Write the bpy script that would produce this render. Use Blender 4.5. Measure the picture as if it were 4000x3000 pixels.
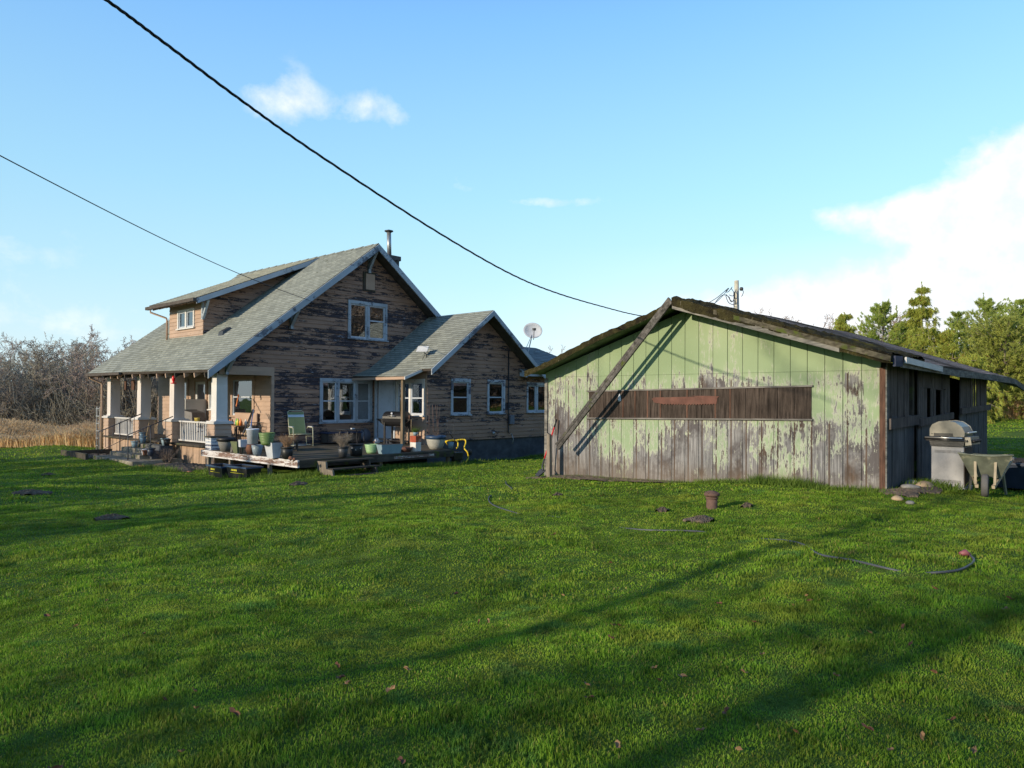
import bpy, bmesh, math, random
import numpy as np
from mathutils import Vector, Matrix
R = math.radians
rnd = random.Random(7)
for o in list(bpy.data.objects): bpy.data.objects.remove(o)
SC = bpy.context.scene; COL = SC.collection

# ------------------------------------------------------------------ camera
FPX = 2790.; PIT = 20 / FPX; ROLL = .005; SHY = 40.
FW = np.array([.742, .670, 0.]); FW /= np.linalg.norm(FW); RT = np.array([FW[1], -FW[0], 0.])
UP = np.array([0, 0, 1.])
F2 = FW * math.cos(PIT) + UP * math.sin(PIT); U2 = UP * math.cos(PIT) - FW * math.sin(PIT)
CAM = np.array([0, 0, 1.6])
cd = bpy.data.cameras.new('camera'); cam = bpy.data.objects.new('camera', cd); COL.objects.link(cam)
cr, sr = math.cos(ROLL), math.sin(ROLL)
xr = RT * cr + U2 * sr; yr = U2 * cr - RT * sr
cam.matrix_world = Matrix(((xr[0], yr[0], -F2[0], CAM[0]), (xr[1], yr[1], -F2[1], CAM[1]), (xr[2], yr[2], -F2[2], CAM[2]), (0, 0, 0, 1)))
cd.sensor_width = 36; cd.lens = 36 * FPX / 4000; cd.shift_y = SHY / 4000
cd.clip_start = .1; cd.clip_end = 3000
SC.camera = cam

# ------------------------------------------------------------------ light
SAZ = math.atan2(.19, -.98)          # direction towards the sun in plan
SEL = R(16.4)
SUN = Vector((math.cos(SAZ) * math.cos(SEL), math.sin(SAZ) * math.cos(SEL), math.sin(SEL)))
sl = bpy.data.lights.new('sun', 'SUN'); sl.energy = 4.9; sl.angle = R(.55); sl.color = (1, .86, .64)
so = bpy.data.objects.new('sun', sl); COL.objects.link(so); so.location = (-30, 10, 20)
so.rotation_euler = SUN.to_track_quat('Z', 'Y').to_euler()
SC.view_settings.view_transform = 'Standard'; SC.view_settings.look = 'None'
SC.view_settings.exposure = .08; SC.view_settings.gamma = 1
SC.cycles.max_bounces = 6; SC.cycles.transparent_max_bounces = 12
SC.cycles.use_denoising = True


def ray(px, py):
    a = (px - 2000) / FPX; b = -(py - 1540) / FPX
    return F2 + RT * (a * cr - b * sr) + U2 * (a * sr + b * cr)
def PX(px, py, X): r = ray(px, py); return CAM + r * ((X - CAM[0]) / r[0])
def PY(px, py, Y): r = ray(px, py); return CAM + r * ((Y - CAM[1]) / r[1])
def PZ(px, py, Z): r = ray(px, py); return CAM + r * ((Z - CAM[2]) / r[2])
def PD(px, py, D): return CAM + ray(px, py) * D


# ------------------------------------------------------------------ node helpers
class G:
    def __init__(s, nt): s.nt = nt
    def set(s, sock, v):
        if v is None: return
        if isinstance(v, bpy.types.NodeSocket): s.nt.links.new(v, sock)
        elif isinstance(v, (tuple, list)):
            if sock.type == 'RGBA' and len(v) == 3: v = (*v, 1)
            sock.default_value = v
        else:
            try: sock.default_value = v
            except TypeError: sock.default_value = (v, v, v)
    def n(s, t, ins=(), out=0, **kw):
        nd = s.nt.nodes.new(t)
        for k, v in kw.items(): setattr(nd, k, v)
        for k, v in dict(ins).items(): s.set(nd.inputs[k], v)
        return nd.outputs[out]
    def m(s, op, a, b=0., c=0., clamp=False):
        return s.n('ShaderNodeMath', {0: a, 1: b, 2: c}, operation=op, use_clamp=clamp)
    def vm(s, op, a, b=(0, 0, 0), out=0): return s.n('ShaderNodeVectorMath', {0: a, 1: b}, out=out, operation=op)
    def sep(s, v):
        nd = s.nt.nodes.new('ShaderNodeSeparateXYZ'); s.set(nd.inputs[0], v); return nd.outputs
    def comb(s, x, y, z): return s.n('ShaderNodeCombineXYZ', {0: x, 1: y, 2: z})
    def noise(s, v, scale=1., detail=3., rough=.55, dist=0.):
        return s.n('ShaderNodeTexNoise', {'Vector': v, 'Scale': scale, 'Detail': detail, 'Roughness': rough, 'Distortion': dist})
    def ramp(s, f, a, b, lo=0., hi=1.):
        return s.n('ShaderNodeMapRange', {'Value': f, 'From Min': a, 'From Max': b, 'To Min': lo, 'To Max': hi})
    def mix(s, f, a, b, blend='MIX'):
        nd = s.nt.nodes.new('ShaderNodeMix'); nd.data_type = 'RGBA'; nd.blend_type = blend
        s.set(nd.inputs[0], f); s.set(nd.inputs[6], a); s.set(nd.inputs[7], b); return nd.outputs[2]
    def pos(s): return s.n('ShaderNodeNewGeometry', out=0)
    def obj(s): return s.n('ShaderNodeTexCoord', out=3)
    def bump(s, h, strength=.5, dist=.02):
        return s.n('ShaderNodeBump', {'Height': h, 'Strength': strength, 'Distance': dist})
    def out(s, col, rough=.8, nrm=None, metal=0., spec=.3, alpha=None, emis=None):
        nd = s.nt.nodes.new('ShaderNodeBsdfPrincipled')
        s.set(nd.inputs['Base Color'], col); s.set(nd.inputs['Roughness'], rough); s.set(nd.inputs['Metallic'], metal)
        s.set(nd.inputs['Specular IOR Level'], spec)
        if nrm is not None: s.set(nd.inputs['Normal'], nrm)
        s.surf(nd.outputs[0]); return nd.outputs[0]
    def surf(s, sh):
        o = s.nt.nodes.get('OUT') or s.nt.nodes.new('ShaderNodeOutputMaterial'); o.name = 'OUT'
        s.nt.links.new(sh, o.inputs[0])
MATS = {}
def mat(name):
    m = bpy.data.materials.new(name); m.use_nodes = True; m.node_tree.nodes.clear(); MATS[name] = m
    return G(m.node_tree)
def plain(name, col, rough=.7, var=.25, scale=6., metal=0., spec=.35, bump=.15, stain=None):
    g = mat(name); p = g.obj(); n = g.noise(p, scale, 5, .6)
    f = g.ramp(n, .3, .7)
    c = g.mix(f, tuple(x * (1 - var) for x in col), tuple(min(1, x * (1 + var)) for x in col))
    gr_ = 0. if metal else g.ramp(g.noise(g.vm('ADD', p, (5, 3, 8)), scale * .55 + 1.5, 6, .68), .50, .68); c = g.mix(g.m('MULTIPLY', gr_, .32), c, tuple(x * .35 + .012 for x in col))
    if stain:
        n2 = g.noise(p, scale * .7, 6, .7); c = g.mix(g.ramp(n2, .55, .66), c, stain)
    g.out(c, rough, g.bump(g.noise(p, scale * 6, 3), .03 if metal else bump, .004 if metal else .01), metal, spec); return MATS[name]

# world -------------------------------------------------------------
w = bpy.data.worlds.new('World'); SC.world = w; w.use_nodes = True; w.node_tree.nodes.clear(); g = G(w.node_tree)
sky = g.n('ShaderNodeTexSky', sky_type='NISHITA', sun_disc=False, sun_elevation=SEL,
          sun_rotation=math.atan2(SUN.x, SUN.y), air_density=1.0, dust_density=.6, ozone_density=1.6, altitude=0)
dirv = g.vm('NORMALIZE', g.n('ShaderNodeTexCoord', out=0))
dz = g.sep(dirv)[2]
# the air of the day: the Nishita sky brightened towards a pale milky horizon
rp = g.nt.nodes.new('ShaderNodeValToRGB'); g.set(rp.inputs[0], dz); cr_ = rp.color_ramp
STOPS = ((0., (9.3, 10.7, 11.)), (.09, (7.4, 10.3, 11.4)), (.16, (6.0, 9.6, 11.4)), (.27, (4.5, 8.4, 11.3)), (.47, (2.55, 5.9, 11.)), (.60, (1.5, 3.6, 7.6)), (1., (.45, 1.3, 3.4)))
while len(cr_.elements) < len(STOPS): cr_.elements.new(.5)
for e_, (p_, c_) in zip(cr_.elements, STOPS): e_.position = p_; e_.color = (*[q / 12 for q in c_], 1)
east = g.m('ADD', 1., g.m('MULTIPLY', g.vm('DOT_PRODUCT', dirv, tuple(xr), out=1), .22))
sky = g.mix(.9, g.mix(1., sky, (1.1, 1.2, 1.3), 'MULTIPLY'), g.mix(1., g.mix(1., rp.outputs[0], (12, 12, 12), 'MULTIPLY'), g.comb(east, east, east), 'MULTIPLY'))
n1 = g.noise(g.vm('MULTIPLY', dirv, (1, 1, 1.5)), 10., 7, .58, .25)
n2 = g.noise(dirv, 30., 6, .6)
cl = None
def blob(px, py, rx, ry, amp, soft=1.0):
    global cl
    d0 = ray(px, py); d0 = d0 / np.linalg.norm(d0)
    dx = g.vm('DOT_PRODUCT', dirv, tuple(xr), out=1); dy = g.vm('DOT_PRODUCT', dirv, (0, 0, 1.), out=1)
    ex = g.m('DIVIDE', g.m('SUBTRACT', dx, float(d0 @ xr)), rx / FPX)
    ey = g.m('DIVIDE', g.m('SUBTRACT', dy, float(d0[2])), ry / FPX)
    facing = g.m('GREATER_THAN', g.vm('DOT_PRODUCT', dirv, tuple(F2), out=1), 0.)
    r2 = g.m('ADD', g.m('MULTIPLY', ex, ex), g.m('MULTIPLY', ey, ey))
    v = g.m('MULTIPLY', g.m('MULTIPLY', g.m('EXPONENT', g.m('MULTIPLY', r2, -1.)), amp), facing)
    cl = v if cl is None else g.m('ADD', cl, v)
for b in ((1085, 405, 135, 80, .52), (1165, 300, 60, 70, .22), (1450, 430, 150, 62, .46), (1540, 500, 60, 60, .2), (1780, 720, 160, 40, .26), (2150, 790, 200, 24, .52), (2750, 900, 300, 60, .12),
          (3985, 620, 150, 110, .66), (3800, 760, 120, 90, .36), (3560, 850, 150, 72, .95), (3260, 840, 90, 42, .66), (4080, 850, 180, 170, .72), (4000, 1150, 480, 200, 1.05), (3700, 1280, 600, 130, .7),
          (3400, 1190, 520, 110, .9), (2800, 1260, 500, 80, .28), (150, 1270, 420, 70, .30), (600, 1170, 420, 50, .16), (-500, 900, 500, 160, .3)):
    blob(*b)
nn = g.m('ADD', g.m('MULTIPLY', n1, .75), g.m('MULTIPLY', n2, .25))
mask = g.ramp(g.m('ADD', cl, g.m('MULTIPLY', g.m('SUBTRACT', nn, .5), 1.9)), .28, .85)
mask = g.m('MULTIPLY', mask, g.ramp(cl, .05, .3), clamp=True)
veil = g.m('MULTIPLY', g.ramp(g.vm('DOT_PRODUCT', dirv, tuple(xr), out=1), -.02, .42), g.ramp(dz, .21, .03)); veil = g.m('MULTIPLY', g.m('SMOOTH_MIN', veil, .8, .2), g.ramp(nn, .2, .7, .75, 1.))
sky = g.mix(veil, sky, (10.3, 10.8, 11.1))
sky = g.mix(g.m('MULTIPLY', mask, .93), sky, g.mix(g.ramp(n2, .35, .6), (8.9, 9.4, 10.1), (10.8, 10.9, 11.)))
bg = g.n('ShaderNodeBackground', {0: sky, 1: .1})
wo = w.node_tree.nodes.new('ShaderNodeOutputWorld'); w.node_tree.links.new(bg, wo.inputs[0])


# ------------------------------------------------------------------ mesh helpers
AO = {}
def props(o, label=None, cat=None, group=None, kind=None):
    if label: o['label'] = label
    if cat: o['category'] = cat
    if group: o['group'] = group
    if kind: o['kind'] = kind
    return o
def thing(name, label, cat, loc=(0, 0, 0), rz=0., group=None, local=True):
    o = bpy.data.objects.new(name, None); COL.objects.link(o); o.location = loc; o.rotation_euler = (0, 0, rz)
    o.empty_display_size = .2; AO[o.name] = Vector((0, 0, 0)) if local else Vector(loc)
    return props(o, label, cat, group)

class M:
    def __init__(s, fn=None): s.v = []; s.f = []; s.mi = []; s.sm = []; s.fn = fn; s.k = 0
    def add(s, vs, fs, smooth=False):
        b = len(s.v)
        s.v += [tuple(s.fn(*p)) if s.fn else tuple(p) for p in vs]
        for f in fs: s.f.append(tuple(b + i for i in f)); s.mi.append(s.k); s.sm.append(smooth)
        return s
    def box(s, x0, x1, y0, y1, z0, z1):
        vs = [(x, y, z) for z in (z0, z1) for y in (y0, y1) for x in (x0, x1)]
        return s.add(vs, [(0, 2, 3, 1), (4, 5, 7, 6), (0, 1, 5, 4), (2, 6, 7, 3), (0, 4, 6, 2), (1, 3, 7, 5)])
    def hexa(s, p):  # 8 corners: bottom 4 ccw, top 4 ccw
        return s.add(p, [(3, 2, 1, 0), (4, 5, 6, 7), (0, 1, 5, 4), (1, 2, 6, 5), (2, 3, 7, 6), (3, 0, 4, 7)])
    def beam(s, a, b, w, h, up=(0, 0, 1)):
        a = Vector(a); b = Vector(b); d = (b - a).normalized(); u = Vector(up)
        sx = d.cross(u).normalized() * (w / 2); u2 = sx.cross(d).normalized() * (h / 2)
        return s.hexa([a - sx - u2, a + sx - u2, b + sx - u2, b - sx - u2, a - sx + u2, a + sx + u2, b + sx + u2, b - sx + u2])
    def tube(s, pts, r, n=8, caps=True, smooth=True):
        pts = [Vector(p) for p in pts]; rs = r if isinstance(r, (list, tuple)) else [r] * len(pts)
        vs = []; prev = None
        for i, p in enumerate(pts):
            d = (pts[min(i + 1, len(pts) - 1)] - pts[max(i - 1, 0)]).normalized()
            if prev is None: a = d.orthogonal().normalized()
            else: a = (prev - d * prev.dot(d)).normalized()
            prev = a; b = d.cross(a)
            for k in range(n):
                t = 2 * math.pi * k / n; vs.append(p + (a * math.cos(t) + b * math.sin(t)) * rs[i])
        fs = []
        for i in range(len(pts) - 1):
            for k in range(n): q = (k + 1) % n; fs.append((i * n + k, i * n + q, (i + 1) * n + q, (i + 1) * n + k))
        s.add(vs, fs, smooth)
        if caps:
            b = len(s.v) - len(vs); m = len(pts) - 1
            for f in (tuple(b + k for k in range(n))[::-1], tuple(b + m * n + k for k in range(n))): s.f.append(f); s.mi.append(s.k); s.sm.append(False)
        return s
    def lathe(s, prof, c=(0, 0, 0), n=24, smooth=True, sq=0., ax=(1, 1)):
        vs = []
        for r, z in prof:
            for k in range(n):
                t = 2 * math.pi * k / n
                vs.append((c[0] + math.cos(t) * r * ax[0], c[1] + math.sin(t) * r * ax[1], c[2] + z))
        fs = []
        for i in range(len(prof) - 1):
            for k in range(n): q = (k + 1) % n; fs.append((i * n + k, i * n + q, (i + 1) * n + q, (i + 1) * n + k))
        return s.add(vs, fs, smooth)
    def frustum(s, c, a0, b0, z0, a1, b1, z1):  # rectangular
        x, y = c
        return s.hexa([(x - a0, y - b0, z0), (x + a0, y - b0, z0), (x + a0, y + b0, z0), (x - a0, y + b0, z0),
                       (x - a1, y - b1, z1), (x + a1, y - b1, z1), (x + a1, y + b1, z1), (x - a1, y + b1, z1)])
    def prism(s, poly, ext):  # poly 3d points, ext vector
        n = len(poly); e = Vector(ext)
        vs = [Vector(p) for p in poly] + [Vector(p) + e for p in poly]
        fs = [tuple(range(n))[::-1], tuple(range(n, 2 * n))] + [(i, (i + 1) % n, n + (i + 1) % n, n + i) for i in range(n)]
        return s.add(vs, fs)
    def build(s, name, mats, parent=None, recalc=True, bevel=0., origin=None):
        mats = mats if isinstance(mats, (list, tuple)) else [mats]
        a = np.array(s.v, dtype=float)
        if origin is None: origin = ((a[:, 0].min() + a[:, 0].max()) / 2, (a[:, 1].min() + a[:, 1].max()) / 2, a[:, 2].min())
        og = Vector(origin); a -= np.array(origin)
        me = bpy.data.meshes.new(name); me.from_pydata(a.tolist(), [], s.f)
        for m_ in mats: me.materials.append(m_ if not isinstance(m_, str) else MATS[m_])
        me.polygons.foreach_set('material_index', s.mi); me.polygons.foreach_set('use_smooth', s.sm)
        if recalc:
            bm = bmesh.new(); bm.from_mesh(me); bmesh.ops.recalc_face_normals(bm, faces=bm.faces); bm.to_mesh(me); bm.free()
        o = bpy.data.objects.new(name, me); COL.objects.link(o)
        if parent: o.parent = parent; o.location = og - AO[parent.name]
        else: o.location = og
        AO[o.name] = og
        if bevel:
            b = o.modifiers.new('edge', 'BEVEL'); b.width = bevel; b.segments = 2; b.limit_method = 'ANGLE'
        return o

def npmesh(name, verts, tris, mats, mi=None, parent=None, smooth=False, quads=False):
    k = 4 if quads else 3
    me = bpy.data.meshes.new(name); nv, nf = len(verts), len(tris)
    me.vertices.add(nv); me.vertices.foreach_set('co', np.ascontiguousarray(verts, dtype=np.float32).ravel())
    me.loops.add(nf * k); me.loops.foreach_set('vertex_index', np.ascontiguousarray(tris, dtype=np.int32).ravel())
    me.polygons.add(nf); me.polygons.foreach_set('loop_start', np.arange(0, nf * k, k, dtype=np.int32))
    me.polygons.foreach_set('loop_total', np.full(nf, k, dtype=np.int32))
    for m_ in (mats if isinstance(mats, (list, tuple)) else [mats]): me.materials.append(m_ if not isinstance(m_, str) else MATS[m_])
    if mi is not None: me.polygons.foreach_set('material_index', mi)
    if smooth: me.polygons.foreach_set('use_smooth', np.ones(nf, dtype=bool))
    me.update(calc_edges=True)
    o = bpy.data.objects.new(name, me); COL.objects.link(o)
    if parent: o.parent = parent
    AO[o.name] = Vector((0, 0, 0))
    return o
def dup(src, loc, rz=None, label=None, group=None, scale=None, tilt=None):
    def cp(o, par):
        c = o.copy(); COL.objects.link(c); c.parent = par
        for ch in o.children: cp(ch, c)
        return c
    r = cp(src, None); r.location = loc
    if rz is not None: r.rotation_euler = (tilt[0] if tilt else src.rotation_euler[0], tilt[1] if tilt else src.rotation_euler[1], rz)
    if scale: r.scale = (scale, scale, scale) if not isinstance(scale, tuple) else scale
    if label: r['label'] = label
    if group: r['group'] = group
    return r

# ------------------------------------------------------------------ materials
def peel(name, paint, under, amount, row=.14, white=.0, vertical=False, wood=(.34, .36, .42), damp=None):
    """old paint flaking off boards"""
    g = mat(name); x, y, z = g.sep(g.pos()); h = g.m('ADD', x, g.m('MULTIPLY', y, 1.03))
    rid = g.m('FLOOR', g.m('DIVIDE', g.m('ADD', z, 10.), row)); fr = g.m('FRACT', g.m('DIVIDE', g.m('ADD', z, 10.), row))
    v = g.comb(g.m('MULTIPLY', h, 1.0), g.m('MULTIPLY', rid, 4.37), g.m('MULTIPLY', fr, .8))
    wp = g.m('MULTIPLY', g.m('SUBTRACT', g.noise(g.comb(h, z, 0.), 6., 4, .65), .5), .28)
    n1 = g.noise(g.comb(g.m('ADD', g.m('MULTIPLY', h, 1.25), wp), g.m('MULTIPLY', rid, 4.37), g.m('ADD', g.m('MULTIPLY', fr, .9), wp)), 1.7, 9, .74, .1); big = g.noise(g.comb(h, 0., g.m('MULTIPLY', z, 1.6)), .75, 3, .5)
    fine = g.noise(g.comb(g.m('MULTIPLY', h, .5), z, z), 26., 4, .65)
    rowr = g.m('FRACT', g.m('MULTIPLY', g.m('SINE', g.m('MULTIPLY', rid, 78.233)), 4375.85))
    f = g.m('ADD', g.m('MULTIPLY', n1, .85), g.m('ADD', g.m('MULTIPLY', big, .45), g.m('ADD', g.m('MULTIPLY', fine, .28), g.m('MULTIPLY', rowr, .13))))
    f = g.m('SUBTRACT', g.m('ADD', f, g.m('MULTIPLY', fr, -.04)), .128)
    bare = g.ramp(f, .735 - amount, .755 - amount)
    pv = g.noise(g.comb(h, g.m('MULTIPLY', rid, 2.1), z), 1.3, 4)
    pc = g.mix(g.ramp(pv, .3, .7), tuple(c * .82 for c in paint), tuple(min(1, c * 1.12) for c in paint))
    un = g.mix(g.ramp(g.noise(g.comb(g.m('MULTIPLY', h, 3.), rid, g.m('MULTIPLY', z, 22.)), 2.2, 5, .65), .35, .75), tuple(c * .6 for c in under), tuple(c * 1.9 for c in under))
    col = g.mix(bare, pc, un)
    if white:
        wf = g.m('MULTIPLY', g.ramp(g.noise(v, 5.5, 5, .65), .69 - white, .71 - white), g.ramp(f, .70 - amount, .72 - amount))
        col = g.mix(wf, col, wood)
    if damp:
        d = g.m('MULTIPLY', g.ramp(z, damp[0], damp[1], 1., 0.), g.ramp(g.noise(g.comb(g.m('MULTIPLY', h, 9.), 0., g.m('MULTIPLY', z, 1.2)), 1.4, 5, .65), .42, .62))
        col = g.mix(g.m('MULTIPLY', d, .8), col, (.10, .085, .06))
    b = g.m('ADD', g.m('MULTIPLY', bare, -1.), g.m('MULTIPLY', fine, .5))
    g.out(col, g.ramp(bare, 0, 1, .55, .85), g.bump(b, .5, .008), 0, .25)
PINK = (.30, .182, .128); DARK = (.045, .036, .042)
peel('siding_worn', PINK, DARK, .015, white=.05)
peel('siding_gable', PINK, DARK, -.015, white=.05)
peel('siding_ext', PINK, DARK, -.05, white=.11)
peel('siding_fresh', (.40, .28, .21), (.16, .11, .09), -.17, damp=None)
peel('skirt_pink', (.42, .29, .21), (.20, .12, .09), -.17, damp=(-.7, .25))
peel('trim_white', (.42, .45, .51), (.10, .10, .13), -.02, row=.31, white=0)
peel('trim_blue', (.34, .385, .44), (.12, .13, .16), -.03, row=.9)
peel('paint_white', (.60, .58, .57), (.22, .19, .17), -.17, row=.5)
peel('deck_skirt', (.60, .57, .57), (.17, .11, .09), .02, row=.09)
peel('rail_white', (.52, .50, .49), (.16, .14, .14), -.1, row=.2)
plain('col_tan', (.34, .27, .235), .7, .08)
g = mat('column_paint'); x, y, z = g.sep(g.pos())
n_ = g.noise(g.comb(g.m('MULTIPLY', x, 3.), g.m('MULTIPLY', y, 3.), g.m('MULTIPLY', z, .8)), 1.5, 4, .5)
g.out(g.mix(g.ramp(n_, .35, .7), (.60, .54, .51), (.50, .445, .42)), .6, None, 0, .3)
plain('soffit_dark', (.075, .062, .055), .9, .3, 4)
plain('wood_dark', (.055, .045, .036), .9, .4, 5, stain=(.07, .08, .03))
plain('glass_frame', (.44, .48, .55), .55, .12)
plain('door_white', (.55, .58, .66), .5, .05, 2, bump=.03)
plain('room_dark', (.03, .028, .027), .9, .3)
plain('curtain', (.42, .33, .22), .9, .2, 8)
plain('lampglow', (.8, .75, .6), .5, .1)

g = mat('pane')  # old window glass: dark room seen faintly, trees mirrored
fr_ = g.n('ShaderNodeFresnel', {'IOR': 1.5}); p_ = g.pos()
wob = g.bump(g.noise(p_, 1.3, 2), .12, .05)
gl = g.n('ShaderNodeBsdfGlossy', {'Color': (.9, .92, .95, 1), 'Roughness': .02, 'Normal': wob})
tr = g.n('ShaderNodeBsdfTransparent', {'Color': (.72, .74, .74, 1)})
g.surf(g.n('ShaderNodeMixShader', {0: g.m('ADD', g.m('MULTIPLY', fr_, 1.1), .20, clamp=True), 1: tr, 2: gl}))

def shingle(name, c0, c1, along, wood_moss=0., row=.14, z0=0., tab=.30, moss=(.05, .06, .015), rust=None):
    g = mat(name); x, y, z = g.sep(g.pos()); a = y if along == 'y' else x
    up_ = z
    v = g.comb(a, g.m('SUBTRACT', up_, z0 - 10 * row), 0.)
    sn = {'row': row, 'tab': tab}
    br = g.nt.nodes.new('ShaderNodeTexBrick')
    g.set(br.inputs['Vector'], v); br.inputs['Scale'].default_value = 1.; br.inputs['Brick Width'].default_value = tab
    br.inputs['Row Height'].default_value = row; br.inputs['Mortar Size'].default_value = .007
    br.inputs['Color1'].default_value = (0, 0, 0, 1); br.inputs['Color2'].default_value = (1, 1, 1, 1); br.inputs['Mortar'].default_value = (.5, .5, .5, 1)
    n1 = g.noise(g.pos(), 1.1, 5, .6); n2 = g.noise(g.pos(), 26., 4, .7)
    t = g.m('ADD', g.m('MULTIPLY', g.sep(br.outputs[0])[0], .26), g.m('ADD', g.m('MULTIPLY', n1, .40), g.m('MULTIPLY', n2, .56)))
    c = g.mix(g.ramp(t, .32, .9), c0, c1)
    c = g.mix(g.m('MULTIPLY', br.outputs[1], .8), c, tuple(q * .35 for q in c0))
    if wood_moss:
        mo = g.ramp(g.noise(g.pos(), 2.4, 6, .68), .66 - wood_moss, .71 - wood_moss); c = g.mix(mo, c, moss)
        n2 = g.m('ADD', n2, g.m('MULTIPLY', mo, 1.5))
    g.out(c, .92, g.bump(n2, .5, .012), 0, .15)
RP = .7675; RZ_, EZ_ = 7.15, 2.43
shingle('shingle_grey', (.16, .17, .15), (.37, .385, .335), 'y', .012, row=(RZ_ - EZ_) / 56, z0=EZ_)
shingle('shingle_wing', (.15, .16, .145), (.35, .365, .32), 'y', .02, row=2.22 / 27, z0=2.60)
shingle('shingle_grey_x', (.12, .13, .13), (.26, .28, .27), 'x', .03, row=1.36 / 16, z0=2.62)
shingle('shingle_dormer', (.16, .165, .15), (.36, .37, .32), 'y', .0, row=2.15 / 38, z0=5.02)
shingle('shingle_brown', (.20, .155, .135), (.42, .335, .30), 'x', .04, row=1.26 / 26, z0=2.30, moss=(.09, .08, .02))
g = mat('moss_roof'); p = g.pos()
n1 = g.noise(p, 3.2, 6, .7); n2 = g.noise(p, 14, 5, .7)
c = g.mix(g.ramp(n1, .38, .62), (.020, .017, .012), (.060, .052, .022)); c = g.mix(g.ramp(n2, .60, .68), c, (.13, .115, .075)); c = g.mix(g.ramp(g.noise(p, 1.2, 4), .60, .70), c, (.10, .09, .018))
g.out(c, 1., g.bump(g.m('ADD', n1, n2), 1., .06), 0, .05)

# green barn boards: paint thins out downwards in streaks; bare wood grey to brown
g = mat('barn_boards'); x, y, z = g.sep(g.pos())
pid = g.m('FLOOR', g.m('DIVIDE', g.m('ADD', y, 10.), .3042)); pr = g.m('FRACT', g.m('MULTIPLY', g.m('SINE', g.m('MULTIPLY', pid, 12.9898)), 43758.5))
st = g.noise(g.comb(g.m('MULTIPLY', y, 11.), g.m('MULTIPLY', pid, 3.3), g.m('MULTIPLY', z, 2.0)), 1.4, 7, .68, .35)
bl = g.noise(g.comb(y, pid, z), 2.1, 5, .6, .3); big = g.noise(g.comb(y, 3., z), .55, 2)
flake = g.noise(g.comb(g.m('MULTIPLY', y, 34.), 0., g.m('MULTIPLY', z, 7.)), 1.1, 5, .72)
dv = lambda q, k: g.m('MULTIPLY', g.m('SUBTRACT', q, .5), k)
D_ = g.m('ADD', dv(st, 1.25), g.m('ADD', dv(bl, 1.1), g.m('ADD', dv(big, 1.5), g.m('ADD', dv(pr, .20), dv(flake, 1.15)))))
H_ = g.m('ADD', g.m('ADD', g.ramp(z, 1.1, 2.4, .17, -.34), g.ramp(z, 0., .7, .08, .0)), g.m('MULTIPLY', g.ramp(g.m('ABSOLUTE', g.m('SUBTRACT', z, 1.97)), .05, .26, .15, 0.), g.ramp(y, 9.2, 8.6, 0., 1.)))
sd = g.m('FRACT', g.m('DIVIDE', g.m('ADD', y, 10. - .07), .30167)); edge = g.m('MULTIPLY', g.m('GREATER_THAN', g.m('ABSOLUTE', g.m('SUBTRACT', sd, .5)), .455), g.ramp(z, .9, 2.3, .17, .0))
f = g.m('ADD', g.m('ADD', D_, H_), g.m('ADD', g.ramp(y, 4.8, 4.3, 0., -.07), edge))
bare = g.ramp(f, -.012, .02)
chalk = g.m('MULTIPLY', g.ramp(f, -.24, -.01), .75)
grn = g.mix(g.ramp(big, .35, .65), (.225, .29, .165), (.31, .375, .235)); grn = g.mix(g.ramp(z, .2, 2.6), (.26, .335, .21), grn)
wn = g.noise(g.comb(g.m('MULTIPLY', y, 40.), pid, g.m('MULTIPLY', z, 1.6)), 1.2, 5, .65)
gry = g.mix(g.ramp(wn, .35, .7), (.10, .096, .10), (.33, .318, .322)); gry = g.mix(g.m('MULTIPLY', g.ramp(g.noise(g.comb(g.m('MULTIPLY', y, 1.7), g.m('MULTIPLY', pid, .35), g.m('MULTIPLY', z, 1.3)), 1.25, 6, .68, .3), .47, .60), .85), gry, (.075, .065, .068))
brn = g.mix(g.ramp(wn, .35, .7), (.045, .032, .026), (.13, .09, .07))
bw = g.ramp(g.noise(g.comb(g.m('MULTIPLY', y, 1.3), g.m('MULTIPLY', pid, .9), g.m('MULTIPLY', z, .8)), 1.5, 4, .6), .55, .68)
wood = g.mix(g.m('MAXIMUM', bw, g.m('GREATER_THAN', edge, .02)), gry, brn)
col = g.mix(chalk, grn, (.44, .42, .38)); col = g.mix(bare, col, wood)
dirt = g.m('MULTIPLY', g.ramp(z, .0, .42, 1., 0.), g.ramp(big, .2, .6, .9, .4)); col = g.mix(dirt, col, (.17, .13, .095))
g.out(col, .85, g.bump(g.m('ADD', g.m('MULTIPLY', bare, -.6), wn), .5, .008), 0, .2)
def woodmat(name, a, b, sx, sy, sz, green=0., rough=.88):
    g = mat(name); x, y, z = g.sep(g.pos())
    n = g.noise(g.comb(g.m('MULTIPLY', x, sx), g.m('MULTIPLY', y, sy), g.m('MULTIPLY', z, sz)), 1.3, 6, .68, .3); n2 = g.noise(g.pos(), 2.2, 4)
    c = g.mix(g.ramp(n, .34, .68), a, b); c = g.mix(g.ramp(n2, .4, .7, 0, .5), c, tuple(q * .5 for q in a))
    if green: c = g.mix(g.ramp(g.noise(g.pos(), 4.5, 5, .6), .62 - green, .72 - green), c, (.07, .085, .02))
    g.out(c, rough, g.bump(n, .6, .008), 0, .15)
woodmat('strip_brown', (.018, .013, .011), (.105, .08, .068), 1, 17, 1.3)
woodmat('strip_frame', (.10, .09, .085), (.27, .25, .235), 3, 2, 30)
woodmat('corner_red', (.06, .035, .027), (.17, .09, .065), 20, 20, 2)
woodmat('fascia_grey', (.09, .085, .08), (.30, .28, .25), 3, 2.5, 12)
woodmat('fascia_moss', (.035, .03, .02), (.16, .14, .10), 3, 5, 12, green=.06)
woodmat('brace_wood', (.04, .037, .034), (.17, .155, .145), 14, 9, 9, green=.02)
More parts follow.
